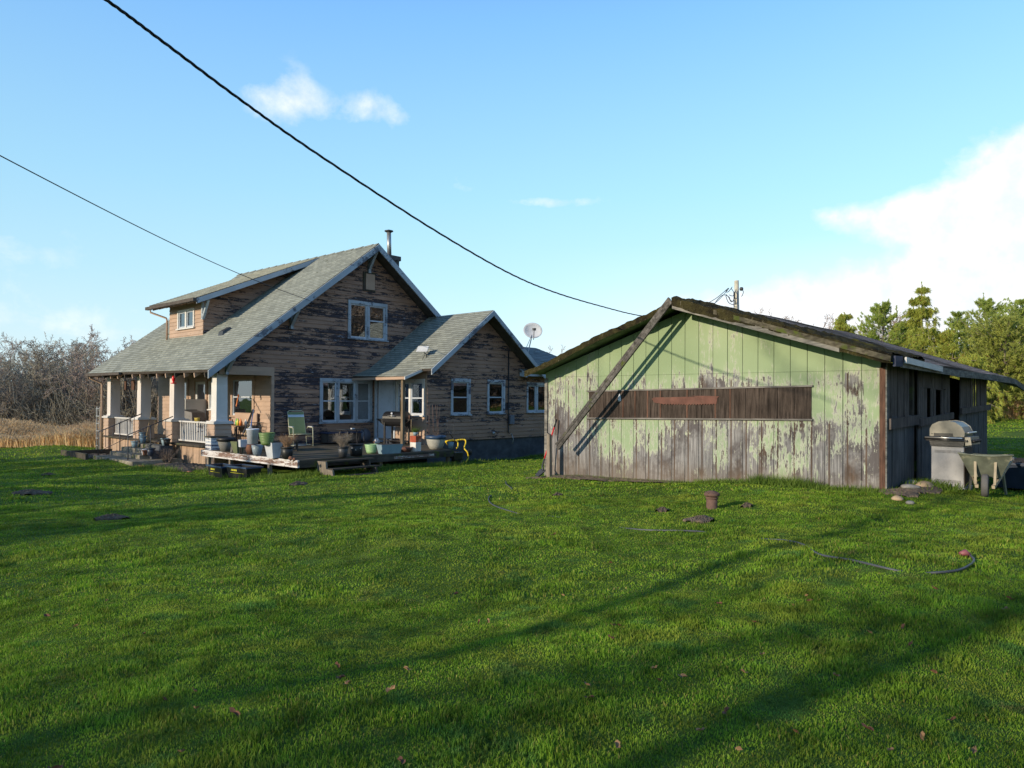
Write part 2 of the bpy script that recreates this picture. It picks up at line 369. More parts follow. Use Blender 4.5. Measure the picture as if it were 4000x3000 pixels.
woodmat('plank_side', (.055, .058, .065), (.15, .15, .155), 22, 22, 1.2)
woodmat('plank_brown', (.06, .05, .048), (.16, .135, .125), 22, 22, 1.2)
woodmat('post_grey', (.14, .12, .10), (.32, .27, .22), 25, 25, 2)
woodmat('deck_top', (.065, .055, .042), (.17, .14, .10), 1.2, 12, 1, green=.04)
woodmat('deck_dark', (.035, .03, .025), (.10, .085, .07), 1.2, 12, 12, green=.06)
woodmat('post_brown', (.10, .075, .05), (.26, .20, .14), 25, 25, 1.6)
woodmat('concrete_step', (.14, .125, .10), (.34, .30, .25), 5, 5, 7, green=.08)
woodmat('foundation', (.05, .055, .065), (.10, .105, .12), 1.6, 1.6, 2.5)
plain('barn_soffit', (.12, .16, .09), .85, .35, 3)
plain('brick_old', (.22, .10, .06), .95, .4, 7, stain=(.08, .09, .03))
plain('soil', (.12, .09, .066), 1., .5, 12, bump=1.)

plain('soil_pot', (.05, .035, .025), 1., .5, 40, bump=1.)
plain('black_plastic', (.018, .018, .02), .45, .2)
plain('navy_plastic', (.02, .03, .055), .45, .2)
plain('navy_rim', (.03, .06, .12), .4, .15)
plain('yellow_print', (.55, .50, .04), .5, .1)
plain('pot_cream', (.36, .35, .31), .7, .12, 7, stain=(.24, .22, .18))
plain('pot_stone', (.17, .165, .155), .8, .18)
plain('pot_greygreen', (.12, .14, .07), .7, .15)
plain('pot_lime', (.11, .17, .05), .5, .12)
plain('pot_mint', (.24, .38, .18), .5, .08)
plain('pot_blue', (.11, .19, .27), .45, .2)
plain('pot_greyblue', (.20, .28, .33), .6, .12)
plain('pot_dimple', (.20, .25, .30), .4, .15)
plain('terracotta', (.20, .09, .055), .85, .2)
plain('terra_dark', (.14, .065, .05), .85, .25)
plain('bucket_white', (.50, .52, .60), .45, .05, 3)
plain('planter_white', (.48, .50, .55), .5, .08, 4)
plain('marble_spots', (.75, .75, .80), .4, .1)
plain('glaze_red', (.36, .07, .035), .3, .2, 5, stain=(.55, .42, .32))
plain('glaze_white', (.60, .56, .52), .35, .15)
plain('brass', (.55, .42, .10), .5, .15)
plain('metal_grey', (.32, .33, .34), .45, .15, metal=.7)
plain('metal_dark', (.06, .062, .068), .5, .25, metal=.3)
plain('iron_rail', (.07, .07, .08), .6, .3, metal=.2)
plain('alu', (.62, .62, .62), .35, .1, metal=.8)
plain('grill_black', (.014, .014, .016), .32, .2, spec=.6)
plain('grill_grey', (.31, .31, .33), .5, .06, 4, spec=.4)
plain('grill_steel', (.20, .19, .165), .42, .25, 5, metal=.35)
plain('barrow', (.12, .13, .10), .6, .3, 5, stain=(.30, .28, .20))
plain('tyre', (.10, .095, .095), .9, .2)
plain('barrow_wood', (.34, .28, .20), .8, .2)
plain('strap_green', (.20, .25, .11), .5, .15)
plain('strap_white', (.55, .62, .72), .5, .1)
plain('chair_frame', (.42, .42, .30), .4, .1)
plain('saw_red', (.125, .055, .042), .85, .35, 3, stain=(.11, .06, .045))
plain('tool_red', (.62, .03, .04), .4, .1)
plain('tool_handle', (.34, .25, .14), .7, .2)
plain('yellow_steel', (.72, .50, .03), .4, .12, 5)
plain('rust_iron', (.13, .075, .058), .85, .35, 8, stain=(.07, .05, .045))
plain('hose_grey', (.075, .08, .09), .5, .2)
plain('hose_pink', (.28, .09, .10), .5, .2)
plain('alu_dull', (.50, .51, .53), .6, .06); plain('dish_white', (.56, .57, .60), .45, .06)
plain('twig_dry', (.30, .19, .12), .9, .3)
plain('twig_dark', (.13, .10, .085), .9, .3)
plain('cable_black', (.012, .014, .02), .6, .2)
plain('pole_wood', (.50, .46, .36), .85, .15)
plain('brown_box', (.20, .13, .09), .8, .1)
plain('feeder_red', (.75, .02, .03), .25, .1)
plain('bottle_blue', (.10, .30, .70), .35, .1); plain('bottle_green', (.10, .45, .10), .35, .1); plain('bottle_orange', (.75, .22, .06), .4, .1)
plain('bottle_white', (.75, .75, .70), .4, .1); plain('bottle_yellow', (.70, .60, .08), .4, .1)
plain('stone_tan', (.34, .25, .16), .85, .25, 8); plain('stone_grey', (.20, .19, .18), .9, .3, 8)
plain('leaf_brown', (.15, .065, .035), .8, .3); plain('leaf_tan', (.28, .16, .08), .8, .3)
plain('tv_back', (.16, .15, .15), .6, .2); plain('tarp_blue', (.03, .04, .085), .6, .2)
plain('disc_grey', (.14, .15, .19), .6, .1); plain('chimney_block', (.085, .08, .08), .95, .3)
plain('ribbon_orange', (.60, .16, .03), .6, .2)
def leafmat(name, a, b, transl=.3, rough=.6, scale=1.2, c3=None):
    g = mat(name); rn = g.n('ShaderNodeNewGeometry', out=8); n = g.noise(g.pos(), scale, 3)
    f = g.m('ADD', g.m('MULTIPLY', rn, .55), g.m('MULTIPLY', g.ramp(n, .3, .7), .45))
    c = g.mix(f, a, b)
    if c3: c = g.mix(g.m('GREATER_THAN', rn, .93), c, c3)
    pb = g.nt.nodes.new('ShaderNodeBsdfPrincipled'); g.set(pb.inputs['Base Color'], c); pb.inputs['Roughness'].default_value = rough; pb.inputs['Specular IOR Level'].default_value = .25
    tl = g.n('ShaderNodeBsdfTranslucent', {0: c})
    g.surf(g.n('ShaderNodeMixShader', {0: transl, 1: pb.outputs[0], 2: tl}))
leafmat('grass_blade', (.100, .225, .014), (.270, .400, .036), .45, .6, .8, c3=(.36, .33, .08))
g = G(MATS['grass_blade'].node_tree)   # mossy yellow and blue green clover patches
nt_ = g.nt; pb_ = [n for n in nt_.nodes if n.type == 'BSDF_PRINCIPLED'][0]; tb_ = [n for n in nt_.nodes if n.type == 'BSDF_TRANSLUCENT'][0]
c0_ = pb_.inputs['Base Color'].links[0].from_socket; p = g.pos()
c1_ = g.mix(g.m('MULTIPLY', g.ramp(g.noise(p, 1.1, 5, .65), .50, .64), .75), c0_, (.25, .29, .035)); c1_ = g.mix(g.m('MULTIPLY', g.ramp(g.noise(p, 2.3, 5, .65), .56, .64), .7), c1_, (.055, .17, .045))
c1_ = g.mix(g.m('MULTIPLY', g.ramp(g.noise(g.vm('ADD', p, (31, 7, 3)), 3.1, 5, .7), .61, .67), .6), c1_, (.17, .13, .06))
tone = g.m('ADD', .52, g.m('MULTIPLY', g.ramp(g.noise(g.vm('ADD', p, (9, 2, 5)), 3.6, 5, .66), .36, .64), .85)); tone = g.m('MULTIPLY', tone, g.ramp(g.noise(p, .55, 3), .3, .7, .78, 1.18)); c1_ = g.mix(1., c1_, g.comb(tone, tone, tone), 'MULTIPLY')
g.set(pb_.inputs['Base Color'], c1_); g.set(tb_.inputs[0], c1_)
leafmat('dry_grass', (.60, .41, .21), (.95, .73, .44), .45, .8, .6)
leafmat('needle_green', (.24, .33, .07), (.50, .57, .13), .5)
leafmat('needle_gold', (.30, .36, .06), (.56, .58, .13), .5, c3=(.30, .16, .05))
leafmat('needle_dark', (.28, .33, .08), (.54, .56, .14), .5)
leafmat('weed', (.07, .14, .02), (.19, .27, .04), .4)
plain('bark_dim', (.12, .10, .075), .9, .3, 4); plain('bark', (.20, .165, .13), .9, .3, 5); plain('bark_twig', (.24, .20, .165), .9, .25, 4); plain('bark_pink', (.36, .28, .24), .9, .25, 4)
plain('bark_hedge', (.33, .30, .24), .9, .3, 4)

# ------------------------------------------------------------------ ground
CP = np.array([(0, 0, 0), (4, 4, -.02), (-6, 4, -.05), (4, -6, .05), (8, 8, -.12), (13, 10.64, -.19), (13, 3.35, .07), (13.6, 2.1, .07), (16, 2, .07), (20, 1, .1), (22.5, 1, .1),
               (9.86, 4.9, 0), (12.3, 16, -.38), (10.3, 16, -.40), (15.4, 16, -.46), (9.7, 20.9, -.5), (9.7, 17.4, -.42), (8.5, 25, -.52), (10, 29.5, -.52),
               (18.2, 18.2, -.62), (22.3, 18.2, -.62), (30, 20, -.6), (5, 16, -.3), (4, 27, -.5), (7, 34, -.5), (-5, 30, -.5), (12, 45, -.5), (30, 50, -.5), (60, 60, -.5), (-10, 15, -.3),
               (30, 5, .02), (42, 4, .2), (60, 10, .55), (60, -10, .6), (40, -15, .25), (-20, -20, 0), (20, -20, 0), (100, 0, 1.), (0, 100, -.5), (100, 100, .2), (-60, 0, 0), (0, -60, 0)], dtype=float)
def tps(r2): return np.where(r2 > 1e-9, .5 * r2 * np.log(np.maximum(r2, 1e-9)), 0.)
_n = len(CP); _d = ((CP[:, None, :2] - CP[None, :, :2]) ** 2).sum(-1)
_A = np.zeros((_n + 3, _n + 3)); _A[:_n, :_n] = tps(_d) + np.eye(_n) * .5; _A[:_n, _n] = 1; _A[:_n, _n + 1:] = CP[:, :2]; _A[_n:, :_n] = _A[:_n, _n:].T
_w = np.linalg.solve(_A, np.concatenate([CP[:, 2], [0, 0, 0]]))
rs0 = np.random.RandomState(3)
WAV = [(rs0.uniform(.5, 2.6), rs0.uniform(0, 6.28), rs0.uniform(0, 6.28)) for _ in range(26)]
def gz(x, y, rough=True):
    x = np.asarray(x, float); y = np.asarray(y, float); sh = x.shape; xf = np.clip(x.ravel(), -110, 110); yf = np.clip(y.ravel(), -110, 110)
    z = np.zeros(xf.shape)
    for i in range(0, len(xf), 20000):
        xs, ys = xf[i:i + 20000], yf[i:i + 20000]
        d = (xs[:, None] - CP[None, :, 0]) ** 2 + (ys[:, None] - CP[None, :, 1]) ** 2
        z[i:i + 20000] = tps(d) @ _w[:_n] + _w[_n] + _w[_n + 1] * xs + _w[_n + 2] * ys
    if rough:
        r = np.zeros(xf.shape)
        for k, a, ph in WAV: r += np.sin(k * (xf * math.cos(a) + yf * math.sin(a)) + ph + .6 * np.sin(.7 * k * (xf * math.sin(a) - yf * math.cos(a)))) / (k + .6)
        z += r * .021
    return z.reshape(sh)
def Z(x, y): return float(gz(np.array([x]), np.array([y]))[0])

def axis(a, b, fine, far, n): return np.concatenate([-np.geomspace(-(a), far, n)[::-1] if a < 0 else [], np.arange(a, b, fine)[1:], np.geomspace(b, far, n)])
ax_ = np.concatenate([-np.geomspace(4, 600, 26)[::-1], np.arange(-3.8, 32, .17), np.geomspace(32, 900, 40)])
ay_ = np.concatenate([-np.geomspace(4, 600, 26)[::-1], np.arange(-3.8, 36, .17), np.geomspace(36, 900, 40)])
GX, GY = np.meshgrid(ax_, ay_); GZ = gz(GX, GY)
nx, ny = len(ax_), len(ay_); idx = np.arange(nx * ny).reshape(ny, nx)
q = np.stack([idx[:-1, :-1], idx[:-1, 1:], idx[1:, 1:], idx[1:, :-1]], -1).reshape(-1, 4)
g = mat('lawn'); p = g.pos(); x, y, z = g.sep(p)
a = g.noise(p, .45, 4, .6); b = g.noise(p, 7., 6, .7); c_ = g.noise(p, 45., 6, .75)
t = g.m('ADD', g.m('MULTIPLY', a, .5), g.m('ADD', g.m('MULTIPLY', b, .35), g.m('MULTIPLY', c_, .35)))
c = g.mix(g.ramp(t, .42, .78), (.036, .075, .010), (.14, .215, .028)); c = g.mix(g.ramp(g.noise(p, .9, 5, .6), .56, .68), c, (.20, .24, .03))
c = g.mix(g.m('MULTIPLY', g.ramp(c_, .50, .62), .6), c, (.025, .028, .010))
g.out(c, .9, g.bump(g.m('ADD', b, c_), .7, .03), 0, .1)
lawn = npmesh('lawn', np.stack([GX, GY, GZ], -1).reshape(-1, 3), q, 'lawn', quads=True, smooth=True)
props(lawn, 'rough green lawn sloping gently down to the farmhouse', kind='structure')

FOOT = [(9.6, 15.1, 15.95, 21.4), (9.9, 25.5, 18.3, 31), (10, 12, 21, 31), (12.95, 26.5, 3.3, 10.7), (15, 25.5, 17.9, 21.4)]
def blocked(x, y):
    b = np.zeros(x.shape, bool)
    for x0, x1, y0, y1 in FOOT: b |= (x > x0) & (x < x1) & (y > y0) & (y < y1)
    return b
def blades(n, d0, d1, hh, ww, seed, amax=.80, clump=True, region=None):
    rs = np.random.RandomState(seed)
    d = np.sqrt(rs.uniform(d0 ** 2, d1 ** 2, n)); s = rs.uniform(-amax, amax, n)
    x = FW[0] * d + RT[0] * d * s; y = FW[1] * d + RT[1] * d * s
    k = ~blocked(x, y)
    if region is not None: k &= region(x, y)
    x, y, d = x[k], y[k], d[k]; n = len(x); z = gz(x, y)
    lump = sum(np.sin(k_ * (x * math.cos(a_) + y * math.sin(a_)) + p_ + 1.3 * np.sin(k_ * .6 * (y * math.cos(a_) - x * math.sin(a_)) + p_)) for k_, a_, p_ in ((9., .3, 0.), (13., 1.4, 2.), (17., 2.3, 4.), (24., .9, 1.), (7., 2.8, 3.))) / 3.2
    cl = .55 + .45 * np.sin(x * 2.1 + 1.3 * np.sin(y * 1.7)) * np.sin(y * 2.6 + 1.1 * np.sin(x * 1.9)) + rs.uniform(-.3, .5, n)
    cl = cl * (.75 + .5 * np.sin(x * 6.3 + 2 * np.sin(y * 5.1)) * np.sin(y * 7.1 + 2 * np.sin(x * 4.7))); cl = cl + .38 * lump; cl = np.clip(cl, .34, 2.1) if clump else rs.uniform(.5, 1.3, n)
    h = hh * cl; wd = ww * rs.uniform(.6, 1.3, n); a = rs.uniform(0, 6.283, n); ln = rs.uniform(.1, .8, n) * h; b = rs.uniform(0, 6.283, n)
    px, py = np.cos(a) * wd / 2, np.sin(a) * wd / 2; lx, ly = np.cos(b) * ln, np.sin(b) * ln
    v = np.zeros((n, 5, 3))
    v[:, 0] = np.stack([x - px, y - py, z - .01], 1); v[:, 1] = np.stack([x + px, y + py, z - .01], 1)
    v[:, 2] = np.stack([x - px * .8 + lx * .35, y - py * .8 + ly * .35, z + h * .6], 1); v[:, 3] = np.stack([x + px * .8 + lx * .35, y + py * .8 + ly * .35, z + h * .6], 1)
    v[:, 4] = np.stack([x + lx, y + ly, z + h * .95], 1)
    base = np.arange(n)[:, None] * 5
    f = np.concatenate([base + np.array([0, 1, 3]), base + np.array([0, 3, 2]), base + np.array([2, 3, 4])])
    return v.reshape(-1, 3), f
def joinnp(parts):
    vs, fs, o = [], [], 0
    for v, f in parts: vs.append(v); fs.append(f + o); o += len(v)
    return np.concatenate(vs), np.concatenate(fs)
v, f = joinnp([blades(30000, .6, 2.6, .032, .0052, 5, 2.), blades(330000, 2.6, 6, .032, .0054, 1, 1.15), blades(350000, 6, 12, .034, .0095, 2, 1.15), blades(280000, 12, 24, .038, .020, 3, 1.1), blades(170000, 24, 60, .055, .05, 4, 1.05)])
props(npmesh('grass', v, f, 'grass_blade'), 'short green lawn grass growing across the whole yard', 'grass', kind='stuff')
# bluish blady tufts and weeds along the barn foot
def tuft_region(cx, cy, r): return lambda x, y: ((x - cx) ** 2 + (y - cy) ** 2) < r * r
def strip_blades(n, pts, wid, hh, ww, seed):
    rs = np.random.RandomState(seed); P = np.array(pts, float); t = rs.uniform(0, len(P) - 1.001, n); i = t.astype(int); fr = (t - i)[:, None]
    xy = P[i] * (1 - fr) + P[i + 1] * fr + rs.normal(0, wid, (n, 2)); x, y = xy[:, 0], xy[:, 1]; z = gz(x, y)
    h = hh * rs.uniform(.4, 1.4, n); a = rs.uniform(0, 6.283, n); b = rs.uniform(0, 6.283, n); ln = h * rs.uniform(.1, .9, n)
    px, py = np.cos(a) * ww / 2, np.sin(a) * ww / 2
    v = np.stack([np.stack([x - px, y - py, z], 1), np.stack([x + px, y + py, z], 1), np.stack([x + np.cos(b) * ln, y + np.sin(b) * ln, z + h], 1)], 1)
    return v.reshape(-1, 3), np.arange(n * 3).reshape(-1, 3)
v, f = joinnp([strip_blades(2600, [(12.75, 3.3), (12.75, 6.6)], .12, .09, .014, 11), strip_blades(1300, [(12.8, 4.4), (12.8, 5.6)], .06, .17, .012, 12), strip_blades(1500, [(12.75, 6.6), (12.7, 10.4)], .10, .07, .012, 13),
               strip_blades(1600, [(13.6, 2.9), (15.5, 2.7)], .22, .12, .02, 14), strip_blades(2500, [(9.4, 15.9), (12, 15.7), (15, 15.8)], .15, .13, .02, 15),
               strip_blades(900, [(9.5, 20.6), (9.2, 18.0), (9.3, 16)], .15, .12, .02, 16), strip_blades(1400, [(16, 17.9), (24, 18.1)], .12, .10, .02, 17), strip_blades(700, [(8.4, 22.8), (8.5, 20.4)], .15, .12, .02, 18)])
props(npmesh('weeds', v, f, 'weed'), 'taller weeds growing along the barn foot and under the deck', 'weeds', kind='stuff')

# ------------------------------------------------------------------ farmhouse
house = thing('farmhouse', 'old pink clapboard farmhouse with peeling paint, porch and grey shingle roofs', 'house', (12, 21.3, 0), local=False)
def mapY(p): return lambda a, o, z: (a, p - o, z)
def mapX(p): return lambda a, o, z: (p - o, a, z)
def clap(m, a0, a1, z0, z1, holes=(), clip=None, row=.14, out=.020, back=-.04):
    """lapped boards: a along the wall, o outwards"""
    cuts = set([z0, z1]); k = math.floor((z0 + 10) / row)
    while k * row - 10 < z1:
        zz = k * row - 10
        if z0 < zz < z1: cuts.add(zz)
        k += 1
    for h in holes:
        for zz in (h[2], h[3]):
            if z0 < zz < z1: cuts.add(zz)
    cs = sorted(cuts)
    for zb, zt in zip(cs[:-1], cs[1:]):
        if zt - zb < 1e-4: continue
        def off(zz, top):
            fr = ((zz + 10) / row) % 1.
            if top and fr < 1e-3: fr = 1.
            if not top and fr > .999: fr = 0.
            return out * (1 - fr) + .002
        L0, R0 = clip(zb) if clip else (a0, a1); L1, R1 = clip(zt) if clip else (a0, a1)
        L0, L1 = max(L0, a0), max(L1, a0); R0, R1 = min(R0, a1), min(R1, a1)
        if R0 <= L0 or R1 < L1: continue
        hs = sorted([(h[0], h[1]) for h in holes if h[2] < (zb + zt) / 2 < h[3]])
        segs = []; c0, c1 = L0, L1
        for ha, hb in hs:
            if ha > c0: segs.append((c0, ha, c1, ha))
            c0 = c1 = max(hb, c0)
        if R0 > c0: segs.append((c0, R0, c1, R1))
        ob, ot = off(zb, False), off(zt, True)
        for s0, e0, s1, e1 in segs:
            m.add([(s0, ob, zb), (e0, ob, zb), (e1, ot, zt), (s1, ot, zt), (s0, back, zb), (e0, back, zb), (e1, back, zt), (s1, back, zt)],
                  [(0, 1, 2, 3), (5, 4, 7, 6), (0, 4, 5, 1), (3, 2, 6, 7), (0, 3, 7, 4), (1, 5, 6, 2)])
def window(parent, fn, a0, a1, z0, z1, cols=((0, 1, True),), frame='trim_blue', cas=.10, name='window', pane='pane', curtains=(), sill=True, label=None, head=.12):
    """casing mesh with sash, pane and sill children; cols = (frac0, frac1, has a meeting rail)"""
    m = M(fn); m.box(a0, a0 + cas, 0, .045, z0, z1 - head); m.box(a1 - cas, a1, 0, .045, z0, z1 - head); m.box(a0, a1, 0, .052, z1 - head, z1); m.box(a0, a1, -.06, .03, z0 - .035, z0)
    mull = .10; W = (a1 - cas) - (a0 + cas)
    for c in cols[:-1]:
        xx = a0 + cas + W * c[1]; m.box(xx - mull / 2, xx + mull / 2, -.02, .043, z0, z1 - head)
    wo_ = m.build(name, frame, parent)
    if label: wo_['label'] = label
    if sill:
        m = M(fn); m.box(a0 - .04, a1 + .04, .031, .085, z0 - .055, z0 - .012); m.build('sill', frame, wo_)
    for i, (f0, f1, rail) in enumerate(cols):
        b0 = a0 + cas + W * f0 + (mull / 2 if i else 0); b1 = a0 + cas + W * f1 - (mull / 2 if i < len(cols) - 1 else 0)
        t = .042; zt = z1 - head; zm = z0 + (zt - z0) * (rail if isinstance(rail, float) else .52)
        m = M(fn); m.box(b0, b0 + t, -.03, .012, z0, zt); m.box(b1 - t, b1, -.03, .012, z0, zt); m.box(b0 + t, b1 - t, -.03, .012, zt - t, zt); m.box(b0 + t, b1 - t, -.03, .012, z0, z0 + t * 1.5)
        if rail: m.box(b0 + t, b1 - t, -.03, .016, zm - t / 2, zm + t / 2)
        m.build('sash', 'glass_frame', wo_)
        m = M(fn); m.box(b0 + t * .6, b1 - t * .6, -.022, -.016, z0 + t, zt - t * .6); m.build('pane', pane, wo_)
    for c0, c1, cz0, cz1, mt in curtains:
        m = M(fn); n = 24; vs = []
        for i in range(n + 1):
            aa = c0 + (c1 - c0) * i / n; oo = -.22 + .03 * math.sin(i * 1.9)
            vs += [(aa, oo, cz0), (aa, oo, cz1)]
        m.add(vs, [(2 * i, 2 * i + 2, 2 * i + 3, 2 * i + 1) for i in range(n)], True); m.build('curtain', mt, wo_, recalc=False)
    return wo_
def slab(p00, p10, p11, p01, courses, name, mats, parent, thick=.09, sag=None, jag=0.):
    """roof slope: p00-p10 eave, p01-p11 top; stepped shingle courses over a deck"""
    p = [Vector(q) for q in (p00, p10, p11, p01)]; nrm = (p[1] - p[0]).cross(p[3] - p[0]).normalized()
    if nrm.z < 0: nrm = -nrm
    m = M(); S = 12; st = .011
    def P(s, t):
        q = (p[0] * (1 - s) + p[1] * s) * (1 - t) + (p[3] * (1 - s) + p[2] * s) * t
        if sag: q = q + Vector((0, 0, sag(s, t)))
        return q
    for i in range(courses):
        t0, t1 = i / courses, (i + 1) / courses
        vs = []
        for k in range(S + 1):
            s = k / S; vs += [P(s, t0) + nrm * (.004), P(s, t0) + nrm * (st + .004), P(s, t1) + nrm * .004]
        fs = []
        for k in range(S): b = 3 * k; c = b + 3; fs += [(b, c, c + 1, b + 1), (b + 1, c + 1, c + 2, b + 2)]
        m.add(vs, fs)
    m.k = 1; vs = []; U = 8
    for j in range(U + 1):
        for k in range(U + 1): q = P(k / U, j / U); vs += [q, q - nrm * thick]
    fs = []; w_ = 2 * (U + 1)
    for j in range(U):
        for k in range(U): a = j * w_ + 2 * k; fs.append((a + 1, a + w_ + 1, a + w_ + 3, a + 3)); fs.append((a, a + 2, a + w_ + 2, a + w_))
    for k in range(U):
        a = 2 * k; fs.append((a, a + 1, a + 3, a + 2)); a = U * w_ + 2 * k; fs.append((a, a + 2, a + 3, a + 1))
        a = k * w_; fs.append((a, a + w_, a + w_ + 1, a + 1)); a = k * w_ + 2 * U; fs.append((a, a + 1, a + w_ + 1, a + w_))
    m.add(vs, fs)
    return m.build(name, mats, parent, recalc=False)

RX, RZ, EX, EZ, Y0, Y1 = 15.75, 7.15, 9.6, 2.43, 20.7, 31.0
def rz_main(x): return EZ + RP * ((x - EX) if x <= RX else (2 * RX - x - EX))
GWIN = (14.87, 16.60, 3.77, 5.11); TRI = (13.74, 15.94, .79, 2.30)
def clipg(z):
    d = (z + .16 - EZ) / RP; return (EX + d, 2 * RX - EX - d)
m = M(mapY(21.3)); clap(m, 12.0, 19.5, -.05, 2.58, [TRI[:2] + (TRI[2], TRI[3])], clipg)
clap(m, 9.9, 19.5, 2.58, 7.0, [GWIN], clipg)
wall = m.build('wall', 'siding_worn', house, recalc=False)
m = M(mapY(21.3)); m.box(10.2, 12.03, .018, .04, 2.33, 2.60); m.build('frieze_board', 'siding_fresh', house)['label'] = 'flat pink board under the gable over the porch end'
m = M(); m.box(11.93, 12.03, 21.255, 21.29, -.05, 2.33); m.build('corner_board', 'siding_fresh', house)
# porch wall, facing the sun
m = M(mapX(12.0)); PW = [(22.45, 24.10, 1.0, 2.34), (25.90, 27.05, .12, 2.33), (27.5, 28.5, .85, 2.33), (24.95, 25.75, 1.2, 2.2)]
clap(m, 21.3, 30.35, -.05, 2.6, PW); m.build('porch_wall', 'siding_fresh', house, recalc=False)
m = M(); m.box(19.44, 19.5, 21.4, 30.3, -.5, 4.2); m.box(12.04, 19.44, 30.3, 30.36, -.5, 2.6)
m.prism([(10.2, 30.3, 2.6), (21.0, 30.3, 2.6), (RX, 30.3, 6.9)], (0, .06, 0)); m.box(12.04, 19.44, 21.4, 30.3, -.12, -.06); m.box(12.1, 19.4, 24.8, 24.9, -.05, 2.6); m.box(12.1, 19.4, 21.4, 30.2, 2.62, 2.66)
m.build('back_walls', 'room_dark', house)
# main roof
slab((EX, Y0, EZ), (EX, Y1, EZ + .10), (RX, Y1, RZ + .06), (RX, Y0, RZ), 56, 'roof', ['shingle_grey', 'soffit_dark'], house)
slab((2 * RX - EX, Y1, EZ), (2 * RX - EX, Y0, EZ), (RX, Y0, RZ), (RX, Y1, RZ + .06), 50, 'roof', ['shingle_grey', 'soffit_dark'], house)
m = M()
for i in range(34):
    ya = Y0 + (Y1 - Y0) * i / 34; yb = ya + .36; dz_ = .06 * i / 34 + .012 * (i % 2)
    m.add([(RX - .12, ya, RZ - .07 + dz_), (RX, ya, RZ + .03 + dz_), (RX + .12, ya, RZ - .07 + dz_), (RX - .12, yb, RZ - .07 + dz_), (RX, yb, RZ + .02 + dz_), (RX + .12, yb, RZ - .07 + dz_)], [(0, 1, 4, 3), (1, 2, 5, 4)])
m.build('ridge_cap', 'shingle_grey', house, recalc=False)
def barge(name, xa, za, xb, zb, y, mt, parent, h=.20, t=.045, axis='y'):
    m = M(); a = (xa, y, za); b = (xb, y, zb)
    q = [(xa, y, za), (xb, y, zb), (xb, y, zb - h), (xa, y, za - h)]
    m.prism(q, (0, -t, 0)); return m.build(name, mt, parent)
barge('barge_board', EX - .02, EZ - .02, RX, RZ - .015, Y0 - .002, 'trim_blue', house, .24)
barge('barge_board', RX, RZ - .015, 21.9, EZ - .02, Y0 - .002, 'trim_blue', house, .24)
m = M(); m.prism([(EX, Y1 + .01, EZ + .08), (RX, Y1 + .01, RZ + .03), (RX, Y1 + .01, RZ - .2), (EX, Y1 + .01, EZ - .14)], (0, .04, 0)); m.build('barge_board', 'soffit_dark', house)
def knee(x, zt, parent, y=21.28, reach=.5, h=.62, mt='trim_blue'):
    m = M(); m.box(x - .05, x + .05, y - .09, y, zt - h, zt); m.box(x - .05, x + .05, y - reach, y - .09, zt - .09, zt)
    m.beam((x, y - .05, zt - h * .8), (x, y - reach + .06, zt - .05), .085, .10, (1, 0, 0)); m.build('knee_brace', mt, parent)
knee(RX, RZ - .24, house, h=.75); knee(12.62, rz_main(12.62) - .24, house); knee(10.42, rz_main(10.42) - .24, house, h=.5); knee(18.9, rz_main(18.9) - .24, house)
for i in range(15):   # rafter tails under the porch eave
    y = Y0 + .35 + i * .70; dz_ = .1 * (y - Y0) / (Y1 - Y0)
    m = M(); m.prism([(EX + .05, y, EZ - .09 + dz_), (EX + .95, y, EZ - .09 + .9 * RP + dz_), (EX + .95, y, EZ - .24 + .9 * RP + dz_), (EX + .22, y, EZ - .13 + dz_), (EX + .07, y, EZ - .22 + dz_)], (0, .06, 0)); m.build('rafter_tail', 'siding_fresh' if i % 3 else 'wood_dark', house)
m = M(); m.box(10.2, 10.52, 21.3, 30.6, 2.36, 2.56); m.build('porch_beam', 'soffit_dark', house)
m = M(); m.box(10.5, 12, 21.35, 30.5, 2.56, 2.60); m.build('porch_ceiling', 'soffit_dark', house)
# porch floor, skirt, piers, columns, rails
m = M()
for i in range(66):
    y = 21.32 + i * .14; m.box(10.0, 12.0, y, y + .134, .06, .12)
m.build('porch_floor', 'wood_dark', house)
for y0, y1 in ((21.62, 24.3), (27.75, 30.2)):
    m = M(); n = int((y1 - y0) / .145); w_ = (y1 - y0) / n
    for i in range(n): m.box(10.16 + .004 * (i % 3), 10.22, y0 + i * w_ + .003, y0 + (i + 1) * w_ - .003, -.75, .04)
    m.build('porch_skirt', 'skirt_pink', house)
    m = M(); m.box(10.08, 10.26, y0 - .02, y1 + .02, .045, .10); m.build('ledge', 'rail_white', house)
m = M(); m.box(10.12, 12, 21.30, 21.34, -.75, .12); m.build('porch_skirt', 'skirt_pink', house)
def colm(y):
    # pier clad in boards, cap, tapered column
    m = M(); fn = [lambda a, o, z: (10.08 - o, a, z), lambda a, o, z: (a, y - .03 - o, z), lambda a, o, z: (10.60 + o, a, z), lambda a, o, z: (a, y + .47 + o, z)]
    for k, f_ in enumerate(fn):
        m.fn = f_
        if k % 2 == 0: clap(m, y - .03, y + .47, -.75, .80, back=-.01)
        else: clap(m, 10.08, 10.60, -.75, .80, back=-.01)
    m.build('pier', 'siding_fresh', house, recalc=False)
    m = M(); m.box(10.02, 10.66, y - .09, y + .53, .80, .86); m.box(10.06, 10.62, y - .05, y + .49, .86, .89); m.build('pier_cap', 'rail_white', house)
    m = M(); m.frustum((10.34, y + .22), .178, .178, .89, .172, .172, 2.30); m.box(10.16, 10.52, y + .04, y + .40, 2.30, 2.37); m.frustum((10.34, y + .22), .20, .20, .892, .183, .183, .93)
    return m.build('column', 'column_paint' if y > 22 else 'paint_white', house)
for y in (21.32, 24.38, 27.2, 30.2): colm(y)
